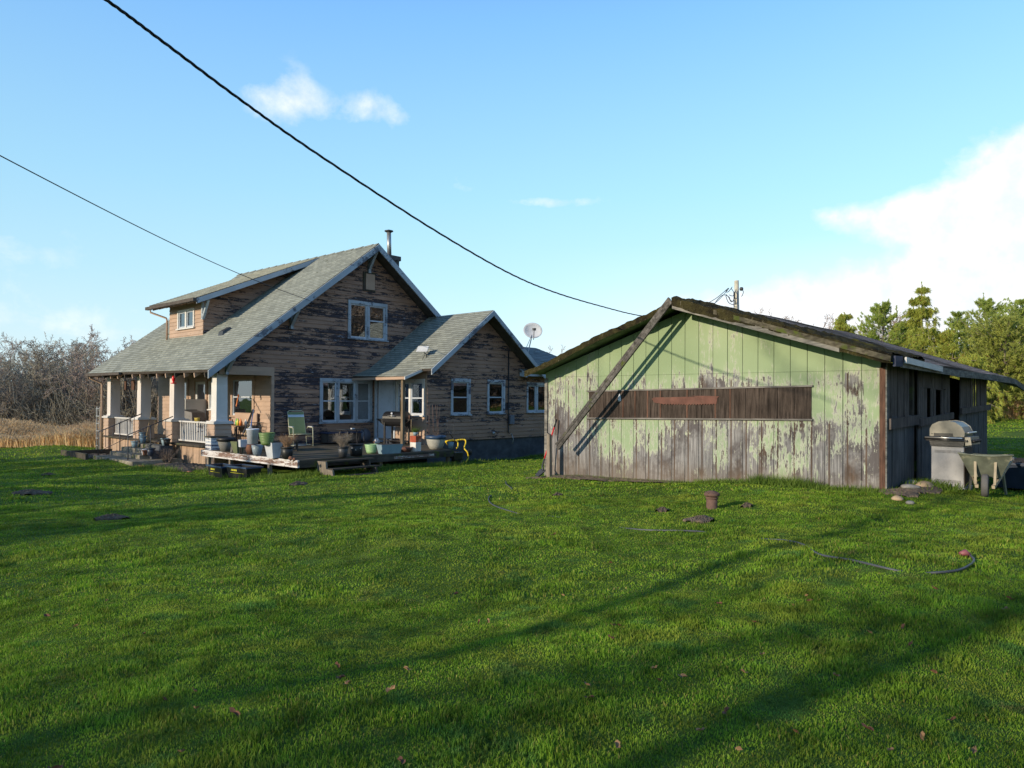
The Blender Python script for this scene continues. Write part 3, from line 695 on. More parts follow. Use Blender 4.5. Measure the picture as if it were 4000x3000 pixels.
def rail(y0, y1):
    m = M(); m.box(10.26, 10.36, y0, y1, .79, .84); m.box(10.27, 10.35, y0, y1, .17, .22)
    r_ = m.build('porch_railing', 'rail_white', house)
    n = int((y1 - y0) / .135)
    for i in range(n):
        y = y0 + .07 + i * (y1 - y0 - .1) / n; m = M(); tl = rnd.uniform(-.012, .012) + (.05 if i in (6, 7) else 0)
        m.hexa([(10.29, y, .22), (10.33, y, .22), (10.33, y + .05, .22), (10.29, y + .05, .22), (10.29, y + tl, .79), (10.33, y + tl, .79), (10.33, y + .05 + tl, .79), (10.29, y + .05 + tl, .79)])
        m.build('baluster', 'rail_white', r_)
rail(21.86, 24.33); rail(27.7, 30.15)
# porch windows and doors
window(house, mapX(12.0), *PW[0], cols=((0, 1, True),), frame='siding_fresh', cas=.13, label='porch window with trees mirrored in the glass')
window(house, mapX(12.0), *PW[2], cols=((0, 1, True),), frame='siding_fresh', cas=.13)
window(house, mapX(12.0), *PW[3], cols=((0, 1, False),), frame='paint_white', cas=.06)
m = M(mapX(12.0)); m.box(25.90, 26.02, 0, .05, .12, 2.33); m.box(26.93, 27.05, 0, .05, .12, 2.33); m.box(26.02, 26.93, 0, .05, 2.2, 2.33)
fd = m.build('front_door', 'siding_fresh', house)
m = M(mapX(12.0)); m.box(26.04, 26.90, -.05, -.01, .14, 2.2); m.box(26.04, 26.12, -.01, .01, .14, 2.2); m.box(26.80, 26.9, -.01, .01, .14, 2.2); m.box(26.12, 26.8, -.01, .01, .9, 1.05); m.build('door_leaf', 'paint_white', fd)
m = M(mapX(12.0)); m.box(26.14, 26.78, -.009, -.004, 1.1, 2.1); m.build('pane', 'pane', fd)
m = M(); m.box(11.2, 11.98, 25.94, 25.98, .14, 1.55); m.k = 0; m.build('screen_door', 'paint_white', house)
# steps
st_ = thing('porch_steps', 'mossy concrete steps with an iron handrail climbing to the porch', 'steps', (9.2, 25.2, -.5), local=False)
for i, (x0, z1, y0, y1) in enumerate(((9.62, 0, 24.45, 26.6), (9.33, -.13, 24.4, 26.7), (9.0, -.27, 24.2, 26.8), (8.5, -.40, 23.4, 26.9))):
    m = M(); m.box(x0, 10.05 - .001 * i, y0, y1, -.85, z1 + .02); m.build('step', 'concrete_step', st_, bevel=.02)
for y in (24.1, 26.75):
    m = M(); A_ = Vector((8.62, y, .42)); B_ = Vector((10.0, y, 1.02)) if y > 25 else Vector((10.0, y, .98))
    m.tube([(8.62, y, -.5), A_, B_], .018, 8)
    m.tube([(8.7, y, -.22), (9.98, y, .40)], .012, 6)
    for k in range(1, 6):
        f_ = k / 6; p_ = A_.lerp(B_, f_); m.tube([(p_.x, y, p_.z - .62), (p_.x, y, p_.z)], .009, 6)
    m.tube([(9.3, y, -.3), (9.3, y, .70)], .015, 6)
    m.build('handrail', 'iron_rail', st_)
m = M(); m.box(9.3, 9.9, 23.95, 24.40, -.8, -.12); m.box(9.55, 9.95, 23.95, 24.40, -.12, .03); m.build('cheek_wall', 'foundation', st_)
# dormer
dm = M(mapX(11.35)); DZ = lambda x: 5.02 + .428 * (x - 10.85)
clap(dm, 24.9, 27.7, 3.6, DZ(11.35) - .1, [(25.55, 26.95, 4.15, 4.82)])
dorm = dm.build('dormer', 'siding_fresh', house, recalc=False); dorm['label'] = 'sunlit pink dormer with a small white window'
m = M(mapY(24.9)); clap(m, 11.35, 15.75, 3.6, 7.1, clip=lambda z: (11.35 + max(0, (z + .1 - DZ(11.35)) / .428), min(15.75, EX + (z - EZ + .02) / RP)))
m.build('dormer_cheek', 'siding_gable', dorm, recalc=False)
m = M(lambda a, o, z: (a, 27.7 + o, z)); clap(m, 11.35, 15.75, 3.6, 7.1, clip=lambda z: (11.35 + max(0, (z + .1 - DZ(11.35)) / .428), min(15.75, EX + (z - EZ + .02) / RP)))
m.build('dormer_cheek', 'siding_fresh', dorm, recalc=False)
slab((10.85, 24.35, DZ(10.85)), (10.85, 28.35, DZ(10.85) + .05), (15.8, 28.35, RZ + .05), (15.8, 24.35, RZ + .03), 38, 'dormer_roof', ['shingle_dormer', 'soffit_dark'], dorm)
m = M(); m.prism([(10.85, 24.35, DZ(10.85) - .02), (15.75, 24.35, RZ), (15.75, 24.35, RZ - .1), (15.2, 24.35, RZ - .42), (10.85, 24.35, DZ(10.85) - .20)], (0, -.04, 0)); m.build('barge_board', 'trim_blue', dorm)
window(dorm, mapX(11.35), 25.55, 26.95, 4.15, 4.82, cols=((0, .5, False), (.5, 1, False)), frame='paint_white', cas=.09, head=.08)
for i in range(7):
    y = 24.5 + i * .6; m = M(); m.prism([(10.9, y, DZ(10.9) - .09), (11.34, y, DZ(11.34) - .09), (11.34, y, DZ(11.34) - .20), (10.9, y, DZ(10.9) - .17)], (0, .05, 0)); m.build('rafter_tail', 'siding_fresh', dorm)
m = M(); m.box(11.26, 11.33, 24.78, 24.88, 4.35, 4.95); m.beam((11.30, 24.8, 4.4), (11.30, 24.42, 5.0), .08, .08, (1, 0, 0)); m.build('knee_brace', 'trim_blue', dorm)
m = M(); m.box(10.72, 10.84, 24.3, 28.4, DZ(10.85) - .12, DZ(10.85) - .01); m.build('gutter', 'soffit_dark', dorm)
m = M(); m.tube([(10.8, 28.1, 4.88), (10.8, 28.1, 4.80), (11.25, 27.78, 4.60), (11.27, 27.76, 4.5), (11.27, 27.76, 3.72)], .035, 8); m.build('downspout', 'siding_fresh', dorm)
m = M(); m.tube([(9.62, 30.85, 2.45), (9.62, 30.85, 2.34), (10.02, 30.8, 2.16), (10.04, 30.8, 2.05), (10.04, 30.8, -.55)], .04, 8); m.build('downspout', 'siding_fresh', house)
m = M(); m.box(EX - .10, EX - .01, 27.5, Y1, EZ - .02, EZ + .07); m.build('gutter', 'soffit_dark', house)
m = M(); x_ = 11.35; z_ = rz_main(x_); y_ = 23.3
m.hexa([(x_ - .16, y_ - .17, z_ - .12 + .03), (x_ + .18, y_ - .17, z_ + .15), (x_ + .18, y_ + .17, z_ + .15), (x_ - .16, y_ + .17, z_ - .12 + .03), (x_ - .13, y_ - .14, z_ + .06), (x_ + .13, y_ - .14, z_ + .22), (x_ + .13, y_ + .14, z_ + .22), (x_ - .13, y_ + .14, z_ + .06)])
m.build('roof_vent', 'metal_dark', house)
# chimney + stove pipe
m = M(); m.box(17.12, 17.62, 21.85, 22.4, 5.4, 6.95); m.box(17.07, 17.67, 21.80, 22.45, 6.95, 7.12); ch = m.build('chimney', 'chimney_block', house)
m = M(); m.tube([(17.35, 22.12, 7.1), (17.32, 22.12, 8.05)], .085, 12); m.build('stove_pipe', 'metal_grey', ch)
m = M(); m.lathe([(0, 8.17), (.17, 8.12), (.17, 8.09), (.09, 8.05), (0, 8.05)], (17.32, 22.12, 0), 16); m.build('pipe_cap', 'metal_dark', ch)
# gable openings
window(house, mapY(21.3), *GWIN, cols=((0, .5, False), (.5, 1, .55)), label='upper gable window of two sashes, one open')
m = M(mapY(21.3)); m.box(15.50, 16.03, .02, .05, 5.50, 6.20); gv = m.build('gable_vent', 'wood_dark', house); m = M(mapY(21.3)); m.box(15.60, 16.00, .052, .075, 5.56, 6.13); m.build('cover_board', 'siding_fresh', gv)
window(house, mapY(21.3), *TRI, cols=((0, .31, True), (.31, .70, True), (.70, 1, True)), label='wide triple window with tan curtains above the deck',
       curtains=((14.0, 14.33, 1.15, 1.95, 'curtain'), (14.5, 14.68, 1.0, 1.98, 'curtain')))
m = M(mapY(21.3)); m.box(14.1, 14.4, -.4, -.3, .85, 1.1); m.build('indoor_clutter', 'black_plastic', house)

# addition
AY = 18.35; AXL = 16.03; AEX, AEZ, ARX, ARZ, AY0 = 15.74, 2.60, 18.68, 4.82, 17.8; AP = (ARZ - AEZ) / (ARX - AEX)
def clipa(z): d = (z + .14 - AEZ) / AP; return (AEX + d, 2 * ARX - AEX - d)
AW = [(17.11, 18.06, 1.07, 2.33), (18.94, 19.89, 1.09, 2.33)]; W3 = (21.16, 22.6, 1.12, 2.28)
m = M(mapY(AY)); clap(m, AXL, 21.05, .13, 4.8, AW, clipa); m.build('wall', 'siding_gable', house, recalc=False)['label'] = 'peeling gable wall of the low kitchen wing'
m = M(mapY(AY)); clap(m, 21.05, 25.0, .13, 2.62, [W3]); m.build('wall', 'siding_ext', house, recalc=False)
SD = [(20.12, 21.05, .18, 2.29), (18.45, 19.98, 1.05, 2.28)]
m = M(mapX(AXL)); clap(m, AY, 21.3, .0, 2.7, SD); m.build('wall', 'siding_fresh', house, recalc=False)
m = M(); m.box(AXL + .05, 25, AY + .04, AY + .30, -.9, .13); m.box(AXL + .05, AXL + .3, AY + .3, 21.3, -.9, 0); m.build('foundation', 'foundation', house)
m = M(); m.box(16.1, 24.9, 20.6, 20.7, .0, 2.6); m.box(24.94, 25, AY + .05, 23.8, -.5, 2.62); m.box(16.1, 24.9, AY + .1, 23.8, .0, .04); m.box(16.1, 24.9, AY + .1, 23.8, 2.60, 2.64); m.build('back_walls', 'room_dark', house)
slab((AEX, AY0, AEZ), (AEX, 21.3, AEZ + .02), (ARX, 21.3, ARZ), (ARX, AY0, ARZ), 27, 'roof', ['shingle_wing', 'soffit_dark'], house)
slab((2 * ARX - AEX, 21.3, AEZ), (2 * ARX - AEX, AY0, AEZ), (ARX, AY0, ARZ), (ARX, 21.3, ARZ), 27, 'roof', ['shingle_grey', 'soffit_dark'], house)
barge('barge_board', AEX - .02, AEZ - .01, ARX, ARZ - .01, AY0 - .002, 'trim_blue', house, .19)
barge('barge_board', ARX, ARZ - .01, 2 * ARX - AEX, AEZ - .01, AY0 - .002, 'trim_blue', house, .19)
slab((20.75, 17.95, 2.62), (26.2, 17.95, 2.62), (25.2, 21.3, 3.98), (20.0, 21.3, 3.98), 16, 'roof', ['shingle_grey_x', 'soffit_dark'], house)
slab((26.2, 17.95, 2.62), (26.2, 24.5, 2.62), (25.2, 22.5, 3.98), (25.2, 21.3, 3.98), 14, 'roof', ['shingle_grey', 'soffit_dark'], house)
m = M(); m.prism([(20.74, 17.93, 2.62), (20.74, 18.3, 2.78), (20.74, 18.3, 2.5), (20.74, 17.93, 2.45)], (-.04, 0, 0)); m.box(20.72, 26.2, 17.91, 17.945, 2.50, 2.62); m.build('fascia', 'trim_blue', house)
for a in AW: window(house, mapY(AY), *a, frame='trim_white', cas=.085)
window(house, mapY(AY), *W3, cols=((0, .42, False), (.42, 1, False)), frame='trim_white', cas=.07)
window(house, mapX(AXL), *SD[1], cols=((0, .5, True), (.5, 1, True)), frame='paint_white', cas=.10, label='half sunlit white window beside the back door')
m = M(mapX(AXL)); m.box(20.02, 20.12, 0, .05, .1, 2.38); m.box(21.05, 21.18, 0, .05, .1, 2.38); m.box(20.12, 21.05, 0, .05, 2.29, 2.38); m.box(20.02, 21.18, 0, .12, .04, .10)
bd = m.build('back_door', 'glass_frame', house); m = M(mapX(AXL)); m.box(20.15, 21.02, -.04, 0, .12, 2.28); m.build('door_leaf', 'door_white', bd)
m = M(mapX(AXL)); m.lathe([(0, 0), (.03, 0), (.03, .05), (0, .05)], (20.25, .02, 1.1), 10); m.build('handle', 'brass', bd)
m = M(); m.tube([(20.07, 18.30, 4.0 - .55), (20.07, 18.30, .36), (20.11, 18.28, .30)], .022, 8); m.build('conduit', 'cable_black', house)
m = M(); m.box(20.13, 20.35, 18.24, 18.33, .66, 1.0); m.build('meter_box', 'disc_grey', house)
m = M(); m.lathe([(0, 0), (.05, 0), (.06, .05), (.03, .1), (0, .11)], (19.2, 18.25, .30), 10); m.tube([(20.2, 18.27, .3), (20.25, 18.2, .1), (20.2, 18.2, -.1)], .015, 6); m.build('wall_tap', 'metal_grey', house)
# entry canopy on a post
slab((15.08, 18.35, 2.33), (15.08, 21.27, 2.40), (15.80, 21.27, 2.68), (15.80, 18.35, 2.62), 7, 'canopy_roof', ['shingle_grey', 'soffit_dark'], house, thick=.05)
m = M(); m.box(15.03, 15.07, 18.35, 21.27, 2.24, 2.33); m.build('canopy_fascia', 'siding_fresh', house)
m = M(); m.prism([(15.03, 18.34, 2.33), (15.80, 18.34, 2.61), (15.80, 18.34, 2.52), (15.03, 18.34, 2.23)], (0, -.035, 0)); m.build('canopy_fascia', 'paint_white', house)
m = M(); m.box(15.12, 15.22, 18.52, 18.62, .06, 2.27); m.build('canopy_post', 'post_brown', house)

# ------------------------------------------------------------------ deck
deck = thing('deck', 'low grey wooden deck with a peeling white edge board beside the house', 'deck', (12.3, 18.6, -.4), local=False)
m = M(); 
for i in range(39):
    y = 15.98 + i * .1365; xr_ = 15.0 + (1.0 * min(1, max(0, (y - 16) / 2.3)) if y < 18.3 else 1.0); m.box(9.72, xr_, y, y + .131, .012 + rnd.uniform(0, .004), .05 + rnd.uniform(-.003, .004))
m.build('deck_boards', 'deck_top', deck)
m = M(); m.box(9.66, 9.715, 15.93, 21.28, -.14, .045); m.build('edge_board', 'deck_skirt', deck)['label'] = 'peeling white board along the sunny edge of the deck'
m = M(); m.box(9.72, 15.0, 15.93, 15.975, -.15, .03); m.build('edge_board', 'deck_dark', deck)
m = M(); m.box(12.7, 14.2, 15.925, 15.929, -.10, -.02); m.build('paint_patch', 'deck_skirt', deck)
m = M(); [m.box(9.75, 15.2, y, y + .05, -.16, .01) for y in (16.6, 17.5, 18.4, 19.3, 20.2)]; m.build('joists', 'deck_dark', deck)
for x, y in ((9.76, 20.95), (9.76, 19.6), (9.74, 17.4), (12.3, 16.03), (14.85, 16.03), (12.3, 19), (14.8, 19)):
    m = M(); m.box(x - .045, x + .045, y - .045, y + .045, -.75, -.15); m.build('post', 'post_grey' if x < 10 else 'post_brown', deck)
stp = thing('deck_stairs', 'three plank steps with a stringer leading down from the deck', 'steps', (10.9, 15.6, -.4), local=False)
for x in (10.22, 11.55):
    m = M(); m.prism([(x, 15.92, .0), (x, 15.55, .0), (x, 15.52, -.18), (x, 15.25, -.2), (x, 15.15, -.55), (x, 15.5, -.55), (x, 15.92, -.25)], (.05, 0, 0)); m.build('stringer', 'post_grey' if x < 11 else 'wood_dark', stp)
for y0, z0 in ((15.55, -.02), (15.30, -.20), (15.05, -.37)):
    m = M(); m.box(10.27, 11.75, y0, y0 + .28, z0, z0 + .035); m.build('tread', 'deck_dark', stp)

# ------------------------------------------------------------------ barn
barn = thing('barn', 'long green board barn with flaking paint and a sagging mossy roof', 'barn', (13, 7, -.1), local=False)
BY0, BY1, BAY, BZ = 3.35, 10.66, 7.0, 3.58; BS = .323
def rb(y): return BZ - BS * abs(y - BAY)
W_ = .3046; m = M(); n = 24
for i in range(n):
    y0, y1 = BY0 + .07 + i * (BY1 - BY0 - .07) / n, BY0 + .07 + (i + 1) * (BY1 - BY0 - .07) / n; gp = .005; o = rnd.uniform(0, .006)
    ya, yb = y0 + gp, y1 - gp; ta, tb = rb(ya) - .17, rb(yb) - .17
    seam = 2.12
    def pan(z0a, z0b, z1a, z1b):
        m.hexa([(12.98 - o, ya, z0a), (13.01, ya, z0a), (13.01, yb, z0b), (12.98 - o, yb, z0b), (12.98 - o, ya, z1a), (13.01, ya, z1a), (13.01, yb, z1b), (12.98 - o, yb, z1b)])
    if min(ta, tb) > seam + .1: pan(-.4, -.4, seam, seam); pan(seam + .004, seam + .004, ta, tb)
    else: pan(-.4, -.4, ta, tb)
m.build('wall', 'barn_boards', barn)
m = M(); m.prism([(13.03, BY0, -.5), (13.03, BY1, -.5), (13.03, BY1, rb(BY1) - .2), (13.03, BAY, BZ - .2), (13.03, BY0, rb(BY0) - .2)], (.03, 0, 0)); m.build('wall_frame', 'wood_dark', barn)
m = M(); sh = lambda y: 1.205 + .075 * (9.4 - y) / 4.85
for i in range(16):
    ya = 4.55 + i * 4.85 / 16; yb = ya + 4.85 / 16 - .008; o = .004 * (i % 3)
    m.hexa([(12.955 - o, ya, sh(ya)), (12.972, ya, sh(ya)), (12.972, yb, sh(yb)), (12.955 - o, yb, sh(yb)), (12.955 - o, ya, sh(ya) + .57), (12.972, ya, sh(ya) + .57), (12.972, yb, sh(yb) + .57), (12.955 - o, yb, sh(yb) + .57)])
sb = m.build('board_strip', 'strip_brown', barn); sb['label'] = 'long strip of unpainted brown boards across the green wall'
for dz_ in (-.03, .57):
    m = M(); m.hexa([(12.93, 4.52, sh(4.52) + dz_), (12.972, 4.52, sh(4.52) + dz_), (12.972, 9.44, sh(9.44) + dz_), (12.93, 9.44, sh(9.44) + dz_), (12.93, 4.52, sh(4.52) + dz_ + .03), (12.972, 4.52, sh(4.52) + dz_ + .03), (12.972, 9.44, sh(9.44) + dz_ + .03), (12.93, 9.44, sh(9.44) + dz_ + .03)]); m.build('strip_trim', 'strip_frame', barn)
for k in (5, 6, 8, 10, 11, 12, 13): m = M(); m.box(12.942, 12.950, 4.55 + k * 4.85 / 16 - .018, 4.55 + k * 4.85 / 16 + .012, sh(4.55 + k * .3) + .005, sh(4.55 + k * .3) + .565); m.build('batten', 'corner_red', sb)
m = M(); m.box(12.93, 12.972, 3.34, 3.43, -.3, 2.16); m.build('corner_post', 'corner_red', barn)
m = M(); m.box(12.92, 13.0, 3.315, 3.335, -.3, 2.16); m.build('corner_trim', 'fascia_grey', barn); m = M(); m.box(12.945, 12.978, 10.58, 10.66, -.4, 2.1); m.build('corner_trim', 'fascia_grey', barn)
# roofs
def mossy(p00, p10, p11, p01, nu, nv, amp, mt, name, seed, thick=.07):
    p = [Vector(q) for q in (p00, p10, p11, p01)]; rs = np.random.RandomState(seed)
    g1 = rs.uniform(0, 1, (nv + 1, nu + 1)); sm = g1.copy()
    for _ in range(1): sm = (sm + np.roll(sm, 1, 0) + np.roll(sm, 1, 1) + np.roll(sm, -1, 0)) / 4 * .7 + g1 * .3
    m = M(); vs = []
    for j in range(nv + 1):
        for i in range(nu + 1):
            s, t = i / nu, j / nv; q_ = (p[0] * (1 - s) + p[1] * s) * (1 - t) + (p[3] * (1 - s) + p[2] * s) * t
            e = 1. if 0 < i < nu else .6
            q_ = q_ + Vector((0, 0, amp * float(sm[j, i]) * e - (.02 * math.sin(t * 9 + s * 4))))
            if i == 0: q_.x -= .03 * float(g1[j, i]) - .01
            vs.append(q_)
    fs = [(j * (nu + 1) + i, j * (nu + 1) + i + 1, (j + 1) * (nu + 1) + i + 1, (j + 1) * (nu + 1) + i) for j in range(nv) for i in range(nu)]
    m.add(vs, fs, False)
    m.k = 1; b = []
    for j in range(nv + 1):
        for i in (0, nu):
            q_ = Vector(vs[j * (nu + 1) + i]); q2 = q_.copy(); q2.z -= thick + .045 + amp * float(sm[j, i]); b += [q_, q2]
    fs = [(4 * j, 4 * j + 1, 4 * j + 5, 4 * j + 4) for j in range(nv)] + [(4 * j + 2, 4 * j + 6, 4 * j + 7, 4 * j + 3) for j in range(nv)]
    m.add(b, fs)
    t_ = [q - Vector((0, 0, thick)) for q in p]; m.k = 2; m.add(t_, [(3, 2, 1, 0)]); m.k = 1; m.add([p[0] + Vector((0, 0, .02)), p[1] + Vector((0, 0, .02)), t_[1], t_[0]], [(0, 1, 2, 3)])
    return m.build(name, [mt, 'moss_roof', 'barn_soffit'], barn, recalc=False)
mossy((12.42, 3.12, rb(3.12)), (14.6, 3.12, rb(3.12)), (14.6, BAY, BZ), (12.36, BAY, BZ), 22, 60, .10, 'moss_roof', 'roof', 5)
mossy((12.42, 10.82, rb(10.82) - .13), (14.6, 10.82, rb(10.82) - .1), (14.6, BAY, BZ), (12.5, BAY, BZ - .03), 22, 60, .09, 'moss_roof', 'roof', 6, .03)
sgr = lambda s, t: .07 * math.sin(s * math.pi) * t + .10 * s * t - (.10 * max(0, s - .72) / .28 * (1 - t)) - .08 * max(0, s - .8) / .2 + .03 * math.sin(s * 9)
slab((14.6, 3.10, rb(3.10) - .06), (26.6, 3.00, rb(3.10) - .05), (25.6, BAY, BZ - .02), (14.6, BAY, BZ - .01), 26, 'roof', ['shingle_brown', 'soffit_dark'], barn, thick=.12, sag=sgr)
slab((25.6, 10.82, rb(10.82) - .1), (14.6, 10.82, rb(10.82) - .1), (14.6, BAY, BZ - .01), (25.6, BAY, BZ - .05), 20, 'roof', ['shingle_brown', 'soffit_dark'], barn, thick=.12)
m = M(); m.prism([(12.37, BAY, BZ - .01), (12.37, 3.12, rb(3.12) - .01), (12.37, 3.12, rb(3.12) - .10), (12.37, BAY, BZ - .09)], (.04, 0, 0)); m.build('barge_board', 'fascia_moss', barn)
m = M(); m.prism([(12.385, BAY, BZ - .08), (12.385, 3.9, rb(3.9) - .10), (12.385, 3.9, rb(3.9) - .17), (12.385, BAY, BZ - .20)], (.05, 0, 0)); m.build('barge_board', 'fascia_grey', barn)
def pby(px, py, X): return Vector(PX(px, py, X))
a_ = Vector((12.40, 7.02, 3.53)); b_ = Vector((12.42, 9.84, .52)); up_ = (b_ - a_).cross(Vector((1, 0, 0)))
m = M(); pz = (b_ - a_).normalized().cross(Vector((1, 0, 0))); pz = -pz if pz.z < 0 else pz; m.beam(a_, b_, .05, .08, up_); m.beam(a_ + pz * .100 + Vector((.05, 0, 0)), b_ + pz * .108 + Vector((.05, 0, 0)), .04, .06, up_)
m.build('fallen_board', 'brace_wood', barn)['label'] = 'loose double barge board hanging diagonally from the ridge'
m = M(); m.beam((12.9, 3.03, 2.27), (15.5, 3.02, 2.21), .03, .10); m.build('loose_fascia', 'paint_white', barn)['label'] = 'loose whitish board hanging under the eave'
m = M(); m.beam((12.5, 3.10, 2.24), (12.9, 3.09, 2.25), .04, .17); m.build('fascia', 'tarp_blue', barn)
m = M(); m.beam((12.9, 3.09, 2.21), (17.0, 3.06, 2.18), .04, .12); m.beam((17.0, 3.06, 2.18), (21, 3.02, 2.20), .04, .14); m.beam((21, 3.02, 2.20), (24.6, 3.0, 2.18), .04, .15); m.beam((24.6, 3.0, 2.18), (26.4, 2.98, 2.0), .04, .15); m.build('fascia', 'fascia_grey', barn)
# plank side with gaps
def planks(x0, x1, z0, z1, wd, skip=(), mt='plank_side', lean=0.):
    m = M(); x = x0
    while x < x1 - .03:
        w1 = min(wd * rnd.uniform(.8, 1.25), x1 - x); sk = any(a < x + w1 / 2 < b for a, b in skip)
        if not sk: dz0, dz1 = rnd.uniform(-.02, .02), rnd.uniform(-.03, .03); o = rnd.uniform(0, .02); m.hexa([(x, 3.33 - o, z0 + dz0), (x + w1 - .012, 3.33 - o, z0 + dz0), (x + w1 - .012, 3.355 - o, z0 + dz0), (x, 3.355 - o, z0 + dz0), (x + lean, 3.33 - o, z1 + dz1), (x + w1 - .012 + lean, 3.33 - o, z1 + dz1), (x + w1 - .012 + lean, 3.355 - o, z1 + dz1), (x + lean, 3.355 - o, z1 + dz1)])
        x += w1
    m.build('plank_wall', mt, barn)
planks(13.02, 14.36, 1.30, 2.25, .20, mt='plank_brown'); planks(13.02, 14.75, -.3, 1.32, .24)
planks(15.05, 17.75, 1.85, 2.25, .3, mt='plank_brown'); [planks(a, b, 1.1, 1.87, .18, mt='plank_brown') for a, b in ((15.05, 15.75), (16.1, 16.45), (17.05, 17.75))]; planks(15.05, 17.8, -.3, 1.15, .26)
[planks(a, b, 1.4, 2.25, .22, mt='plank_brown') for a, b in ((18.95, 20.4), (20.56, 20.68), (20.9, 22.35))]; planks(18.9, 22.4, -.3, 1.42, .26)
m = M(); m.beam((13.0, 3.29, 1.22), (14.9, 3.29, 1.26), .04, .18); m.beam((15.0, 3.29, 1.20), (17.9, 3.28, 1.30), .04, .14); m.beam((18.8, 3.29, 1.38), (22.6, 3.29, 1.46), .05, .14); m.build('rail', 'plank_brown', barn)
m = M(); [m.box(x, x + .12, 3.36, 3.48, -.3, 2.3) for x in (13.1, 14.8, 17.9, 22.3)]; m.build('post', 'wood_dark', barn)
m = M(); m.box(22.36, 22.42, 3.36, 3.54, -.3, 2.3); m.prism([(22.36, 3.82, -.3), (22.36, 10.66, -.3), (22.36, 10.66, 2.1), (22.36, BAY, 3.1), (22.36, 3.82, 2.15)], (.06, 0, 0)); m.box(13.06, 25.5, 10.6, 10.66, -.5, 2.25); m.box(13.1, 22.3, 4.8, 4.84, -.3, 2.3); m.build('back_walls', 'wood_dark', barn)
# things on and beside the barn
def zpx(k, x, y):
    o = {6: (2050, 1100, 750 / 1464), 7: (2700, 1050, 800 / 1397), 8: (3350, 1150, 650 / 1269)}[k]; return o[0] + x * o[2], o[1] + y * o[2]
pts = [zpx(6, 968, 893), zpx(6, 985, 883), zpx(6, 1100, 881), zpx(6, 1300, 877), zpx(7, 0, 866), zpx(7, 100, 866), zpx(7, 192, 870), zpx(7, 178, 880), zpx(7, 172, 921)]
bot = [zpx(7, 172, 921), zpx(6, 1050, 932), zpx(6, 985, 922)]
for i in range(1, 40):
    t = i / 40; px_ = bot[0][0] * (1 - t) + bot[1][0] * t; py_ = bot[0][1] * (1 - t) + bot[1][1] * t + 2.2 * math.sin(t * 3.1); pts.append((px_, py_ + (3 if i % 2 else -1.5)))
pts += [bot[1], bot[2]]
m = M(); m.prism([PX(a, b, 12.935) for a, b in pts], (.004, 0, 0)); sw = m.build('crosscut_saw', 'saw_red'); props(sw, 'rusty red crosscut saw blade hung on the brown board strip', 'saw')
c = pby(*zpx(6, 722, 893), 12.94)
m = M(); m.lathe([(0, .11), (.02, .08), (.035, .03), (.045, -.03), (.04, -.05), (0, -.06)], (0, 0, 0), 12, ax=(.45, 1)); wd = m.build('wall_ornament', 'planter_white', origin=(0, 0, 0)); wd.location = c
props(wd, 'small pale teardrop ornament pinned on the brown board strip', 'ornament')
bp = PZ(*zpx(6, 182, 1490), Z(12.6, 10.3)); 
m = M(); m.hexa([(12.56, 10.18, -.5), (12.66, 10.18, -.5), (12.66, 10.29, -.5), (12.56, 10.29, -.5), (12.57, 10.2, .80), (12.65, 10.2, .80), (12.65, 10.28, .84), (12.57, 10.28, .84)])
props(m.build('wooden_stake', 'post_grey'), 'short grey wooden stake standing at the left corner of the barn', 'stake')
shv = thing('shovel', 'shovel with a red handle leaning against the barn corner stake', 'shovel', (12.58, 10.6, -.1), local=False)
tp = pby(*zpx(6, 243, 1050), 12.9); s1 = pby(*zpx(6, 225, 1110), 12.85); s2 = pby(*zpx(6, 150, 1350), 12.65); s3 = pby(*zpx(6, 133, 1410), 12.60); s4 = pby(*zpx(6, 140, 1440), 12.55); s5 = pby(*zpx(6, 100, 1482), 12.45)
m = M(); m.tube([tp, s1], .02, 8); m.build('grip', 'black_plastic', shv)
m = M(); m.tube([s1, s2], .017, 8); m.build('handle', 'tool_red', shv)
m = M(); m.tube([s2, s3, s4], [.018, .02, .022], 8); m.hexa([s4 + Vector((-.03, -.07, -.01)), s4 + Vector((.03, -.06, .0)), s5 + Vector((.0, -.04, -.02)), s5 + Vector((-.05, -.05, 0)), s4 + Vector((-.03, .08, .02)), s4 + Vector((.04, .08, .03)), s5 + Vector((.0, .06, .01)), s5 + Vector((-.05, .05, .02))]); m.build('blade', 'metal_dark', shv)
# cleanout pipe with a domed cap in the lawn
x, y = 9.86, 4.9; zg = Z(x, y)
vp = thing('vent_pipe', 'rusty iron vent pipe with a domed cap standing in the lawn', 'pipe', (x, y, zg))
m = M(); m.lathe([(.082, -.1), (.08, .17), (.06, .17), (.06, .1)], (0, 0, 0), 24); m.build('pipe', 'rust_iron', vp)
m = M(); m.lathe([(.085, .15), (.092, .16), (.092, .175), (.07, .18), (.07, .19), (.112, .195), (.115, .225), (.10, .24), (.06, .265), (0, .275)], (0, 0, 0), 24); m.build('cap', 'rust_iron', vp)
m = M(); [m.lathe([(0, 0), (.009, 0), (.009, .012), (0, .015)], (.1 * math.cos(t), .1 * math.sin(t), .238), 6) for t in (0, 1.57, 3.14, 4.71)]; m.build('bolts', 'rust_iron', vp)
